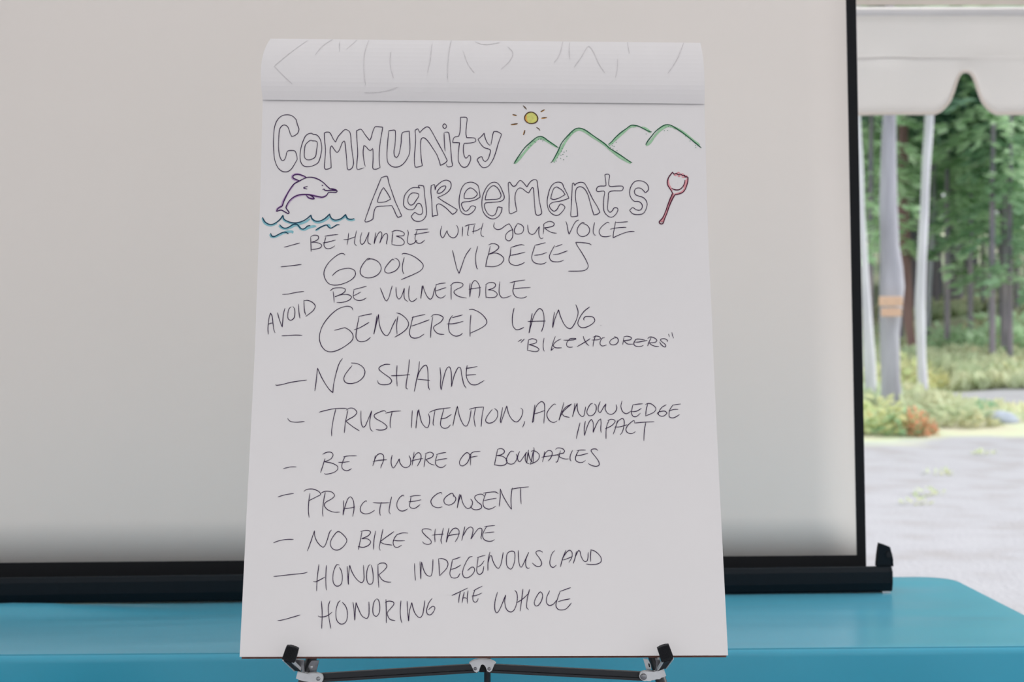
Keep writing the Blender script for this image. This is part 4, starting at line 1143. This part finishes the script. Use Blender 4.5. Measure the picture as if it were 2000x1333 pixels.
special('birch_tree', base_at(1803, 772, 21), [(1803, 772, 20), (1800, 700, 18), (1797, 600, 19), (1800, 500, 18), (1806, 400, 16), (1810, 300, 17), (1815, 220, 17)], 21, M['bark_pale'], 'slim pale trunk just right of the trunk with the sign', light_crown, 5)
special('birch_tree', base_at(1703, 780, 19), [(1703, 790, 24), (1699, 720, 22), (1695, 640, 19), (1690, 540, 15), (1684, 430, 13), (1678, 300, 12), (1674, 200, 10)], 19.5, M['bark_pale'], 'pale leaning trunk close beside the screen edge', None, 5)
special('conifer_tree', base_at(1784, 690, 26), [(1784, 695, 16), (1776, 640, 18), (1770, 560, 20), (1767, 480, 22), (1765, 400, 22), (1764, 300, 20)], 26, M['bark_red'], 'reddish brown trunk between the sign trunk and the slim pale trunk', crowns[0], 6)
special('birch_tree', base_at(1936, 655, 29), [(1936, 660, 11), (1936, 600, 11), (1935, 540, 10), (1933, 480, 9)], 29, M['bark_pale'], 'short thin pale trunk under the drooping branch at right', light_crown, 3.5)
special('birch_tree', base_at(1814, 650, 28), [(1812, 655, 10), (1815, 560, 10), (1820, 470, 11), (1824, 400, 9)], 28, M['bark'], 'thin grey trunk directly behind the slim pale trunk', None, 5)
special('conifer_tree', base_at(1868, 645, 33), [(1872, 655, 34), (1870, 600, 26), (1866, 520, 24), (1862, 440, 20), (1860, 360, 18)], 33, M['bark_dark'], 'dark purplish trunk in the middle of the shaded forest gap', crowns[2], 5)
# forest rows
random.seed(5); k = 0; spots = []
for row, (y, xa, xb, st) in enumerate(((31.5, 3.5, 15, 1.75), (35, 1, 20, 1.7), (40, -3, 24, 2.0), (46, -8, 30, 2.4), (53, -14, 36, 3.0), (61, -20, 42, 4.0))):
    x = xa
    while x < xb:
        spots.append((x+random.uniform(-.5, .5), y+random.uniform(-1.4, 1.4))); x += st
for x in range(-36, -4, 5): spots.append((x+random.uniform(-1, 1), 27+random.uniform(-2, 4)))
for y in range(-2, 30, 5): spots.append((-24+random.uniform(-2, 2), y)); spots.append((27+random.uniform(-2, 2), y))
for x in range(-22, 27, 6): spots.append((x+random.uniform(-1, 1), -20+random.uniform(-2, 2)))
spots = [q for q in spots if not (q[1] < 50 and 1930 < 1000+F*q[0]/q[1] < 2005)]
ORD = ['first', 'second', 'third', 'fourth', 'fifth', 'sixth', 'seventh', 'eighth', 'ninth', 'tenth', 'eleventh', 'twelfth', 'thirteenth', 'fourteenth', 'fifteenth', 'sixteenth']
seen = {}
for lo_, hi_, nm_ in ((30, 33.4, 'front'), (33.4, 37, 'second'), (37, 42.5, 'third')):
    row_ = sorted([q for q in spots if lo_ <= q[1] < hi_ and 1690 < 1000+F*q[0]/q[1] < 2010], key=lambda q: q[0]/q[1])
    for k_, q in enumerate(row_): seen[q] = 'forest conifer, %s from the left in the %s row beyond the clearing' % (ORD[k_], nm_)
for (x, y) in spots:
    i = random.randrange(4); z = gh(x, y)
    o = empty('forest_conifer', (x, y, z), 'tall slender conifer in the dense forest behind the clearing' if y > 24 else 'tall conifer at the edge of the wood around the tent', 'tree', 'dense forest conifers' if y > 24 else 'conifers around the tent')
    if (x, y) in seen: o['label'] = seen[(x, y)]
    t1 = link('trunk', tr_me[i], None, o); c = link('foliage', crowns[(i+1) % 4], None, o, kind='stuff')
    c.rotation_euler.z = random.random()*6.28; s_ = random.uniform(.85, 1.15); c.scale = (s_, s_, s_); c.location.z = random.uniform(-.3, .5) if y > 24 else -1.5
# lower light-green firs that fill the upper opening
random.seed(9)
for j, (px, D, py) in enumerate(((1700, 25, 470), (1850, 27, 400), (1895, 28, 455), (1960, 26, 470), (1985, 30, 520), (1760, 29, 420), (1920, 32, 380), (1830, 33, 400), (2060, 28, 500), (1972, 25, 560), (1955, 29, 440), (1938, 24.5, 345))):
    P = at(px, py, D); gz = gh(P.x, P.y)
    lb = ['light green fir bough tree left of the sign trunk', 'bright green fir filling the valance notch', 'drooping olive green fir over the dark forest gap', 'fresh green fir near the right picture edge', 'light fir low at the far right edge of the forest gap',
          'pale green fir behind the sign trunk', 'tall green fir behind the drooping olive fir', 'mid green fir above the dark trunks', 'broad green fir just beyond the right picture edge', 'small soft green fir low in front of the firs at right', 'slender green fir between the drooping fir and the right edge', 'nearest light green fir, high in the valance notch'][j]
    o = empty('fir_tree', (P.x, P.y, gz), lb, 'tree')
    bm = bmesh.new(); trunk_mesh(bm, [(0, 0, -.2), (0, 0, 3), (.05, 0, 7)], [.055, .045, .02], 10, .006); link('trunk', bm_mesh('trunk', bm), M['bark_dark'], o)
    H0 = P.z-gz; cr_ = conifer_crown(H0, H0+5, 1.5, 56, 200+j, droop=.38, size=.24, dens=34)
    cr_.materials.append([M['needle_l'], M['needle_l'], M['needle'], M['needle_l'], M['needle_l'], M['needle_l'], M['needle_l'], M['needle'], M['needle_l'], M['needle'], M['needle'], M['needle_l']][j]); link('foliage', cr_, None, o, kind='stuff')
# wooden sign boards nailed to the big trunk
sp_ = at(1741, 600, 17.70); sign = empty('trail_sign', sp_, 'two small pale orange boards nailed to the thick grey trunk', 'sign')
for (x0, x1, y0, y1, d) in ((1717, 1763, 579.5, 598, 17.70), (1721, 1761, 602, 618.5, 17.71)):
    a = at(x0, y1, d); b_ = at(x1, y0, d); bd = box('board', (a+b_)/2-sp_, (b_.x-a.x, .03, b_.z-a.z), M['board'], sign, bev=.008)
for px in (1730, 1752):
    a = at(px, 589, 17.69)-sp_; tube('nail', [a+Vector((0, -.012, 0)), a+Vector((0, .0, 0))], .007, M['steel'], sign, n=8)
# shrubs and undergrowth
bushes = [bush_mesh(300+i, .55, .5, 420) for i in range(3)]
def shrub(px, py, D, s, m, label, sq=1.0, seed=0):
    P = at(px, py, D); z = gh(P.x, P.y); me = bushes[seed % 3].copy(); me.materials.append(m)
    o = link('shrub', me, None); o.location = (P.x, P.y, z-.03); o.scale = (s, s, s*sq); tag(o, label, 'shrub'); return o
shrub(1705, 845, 16.6, 1.05, M['shrub'], 'low yellow green shrub at the foot of the sign trunk, nearest the screen', .8, 0)
shrub(1752, 845, 16.4, .75, M['needle_l'], 'small bright green shrub just right of the sign trunk foot', .8, 1)
shrub(1790, 845, 16.2, .42, M['shrub_o'], 'small orange dry shrub on the gravel edge', 1.5, 2)
shrub(1860, 850, 17.2, .95, M['grass'], 'pale green low shrub in the middle of the gravel edge', .6, 0)
shrub(1912, 800, 18.6, .6, M['needle'], 'dark green tuft beside the pale rock', .6, 1)
shrub(1700, 770, 20.5, 1.1, M['shrub'], 'yellow shrub between the leaning pale trunk and sign trunk', .9, 1)
shrub(1770, 720, 22.5, 1.2, M['shrub'], 'yellow green bush between the sign trunk and slim trunk', .9, 2)
shrub(1850, 660, 27.5, 1.3, M['needle_l'], 'fresh green bush in front of the dark forest gap', .8, 0)
shrub(1975, 665, 27, 2.2, M['needle_l'], 'large green bush at the right edge below the firs', .7, 1)
shrub(1900, 700, 25, 1.6, M['grass'], 'broad pale green bush on the grassy bank', .45, 2)
shrub(1985, 735, 23, 1.2, M['shrub'], 'olive shrub low on the bank at far right', .5, 0)
for j, (px, py, lb) in enumerate(((1926, 897, 'green weed tuft on the gravel near the right edge'), (1820, 968, 'green weed tuft in the middle of the gravel'), (1790, 985, 'tiny weed tuft nearest the tent on the gravel'), (1832, 928, 'faint weed tuft behind the middle one'))):
    D = EYE*F/(py-HOR); P = at(px, py, D); me = bush_mesh(400+j, .12, .05, 26, .045); me.materials.append(M['grass']); o = link('weed_tuft', me, None); o.location = (P.x, P.y, gh(P.x, P.y)); tag(o, lb, 'weed', 'weeds on the gravel')
bm = bmesh.new(); bmesh.ops.create_icosphere(bm, subdivisions=3, radius=.28)
for v in bm.verts: v.co *= 1+.25*noise.noise(v.co*4); v.co.z *= .55
P = at(1958, 828, 17.3); o = link('boulder', bm_mesh('boulder', bm), M['rock'], smooth=True); o.location = (P.x, P.y, gh(P.x, P.y)+.02); o.scale = (.7, .7, .7); tag(o, 'pale blue grey boulder beside the gravel clearing', 'rock')
# grass blades over the bank
random.seed(21); vs = []; fs = []
for k in range(15000):
    y = random.uniform(16.2, 34); x = random.uniform(y*.20, y*.40)
    if noise.noise(Vector((x*.6, y*.6, 9))) < -.12: continue
    if x > 6.0 and abs(y-20.6) < 1.2: continue
    if y < 17.3+noise.noise(Vector((x, 0, 0)))*1.2: continue
    if y < 19.6 and x > 5.6 and random.random() < .7: continue
    spray(vs, fs, Vector((x, y, gh(x, y))), Vector((random.uniform(-.5, .5), random.uniform(-.5, .5), 1)), random.uniform(.12, .34)*(.5 if y < 20.5 and x > 5.6 else 1))
g = link('undergrowth', mesh('undergrowth', vs, fs), M['grass'], kind='stuff'); tag(g, 'short pale green and yellow undergrowth covering the forest bank', 'grass', kind='stuff')
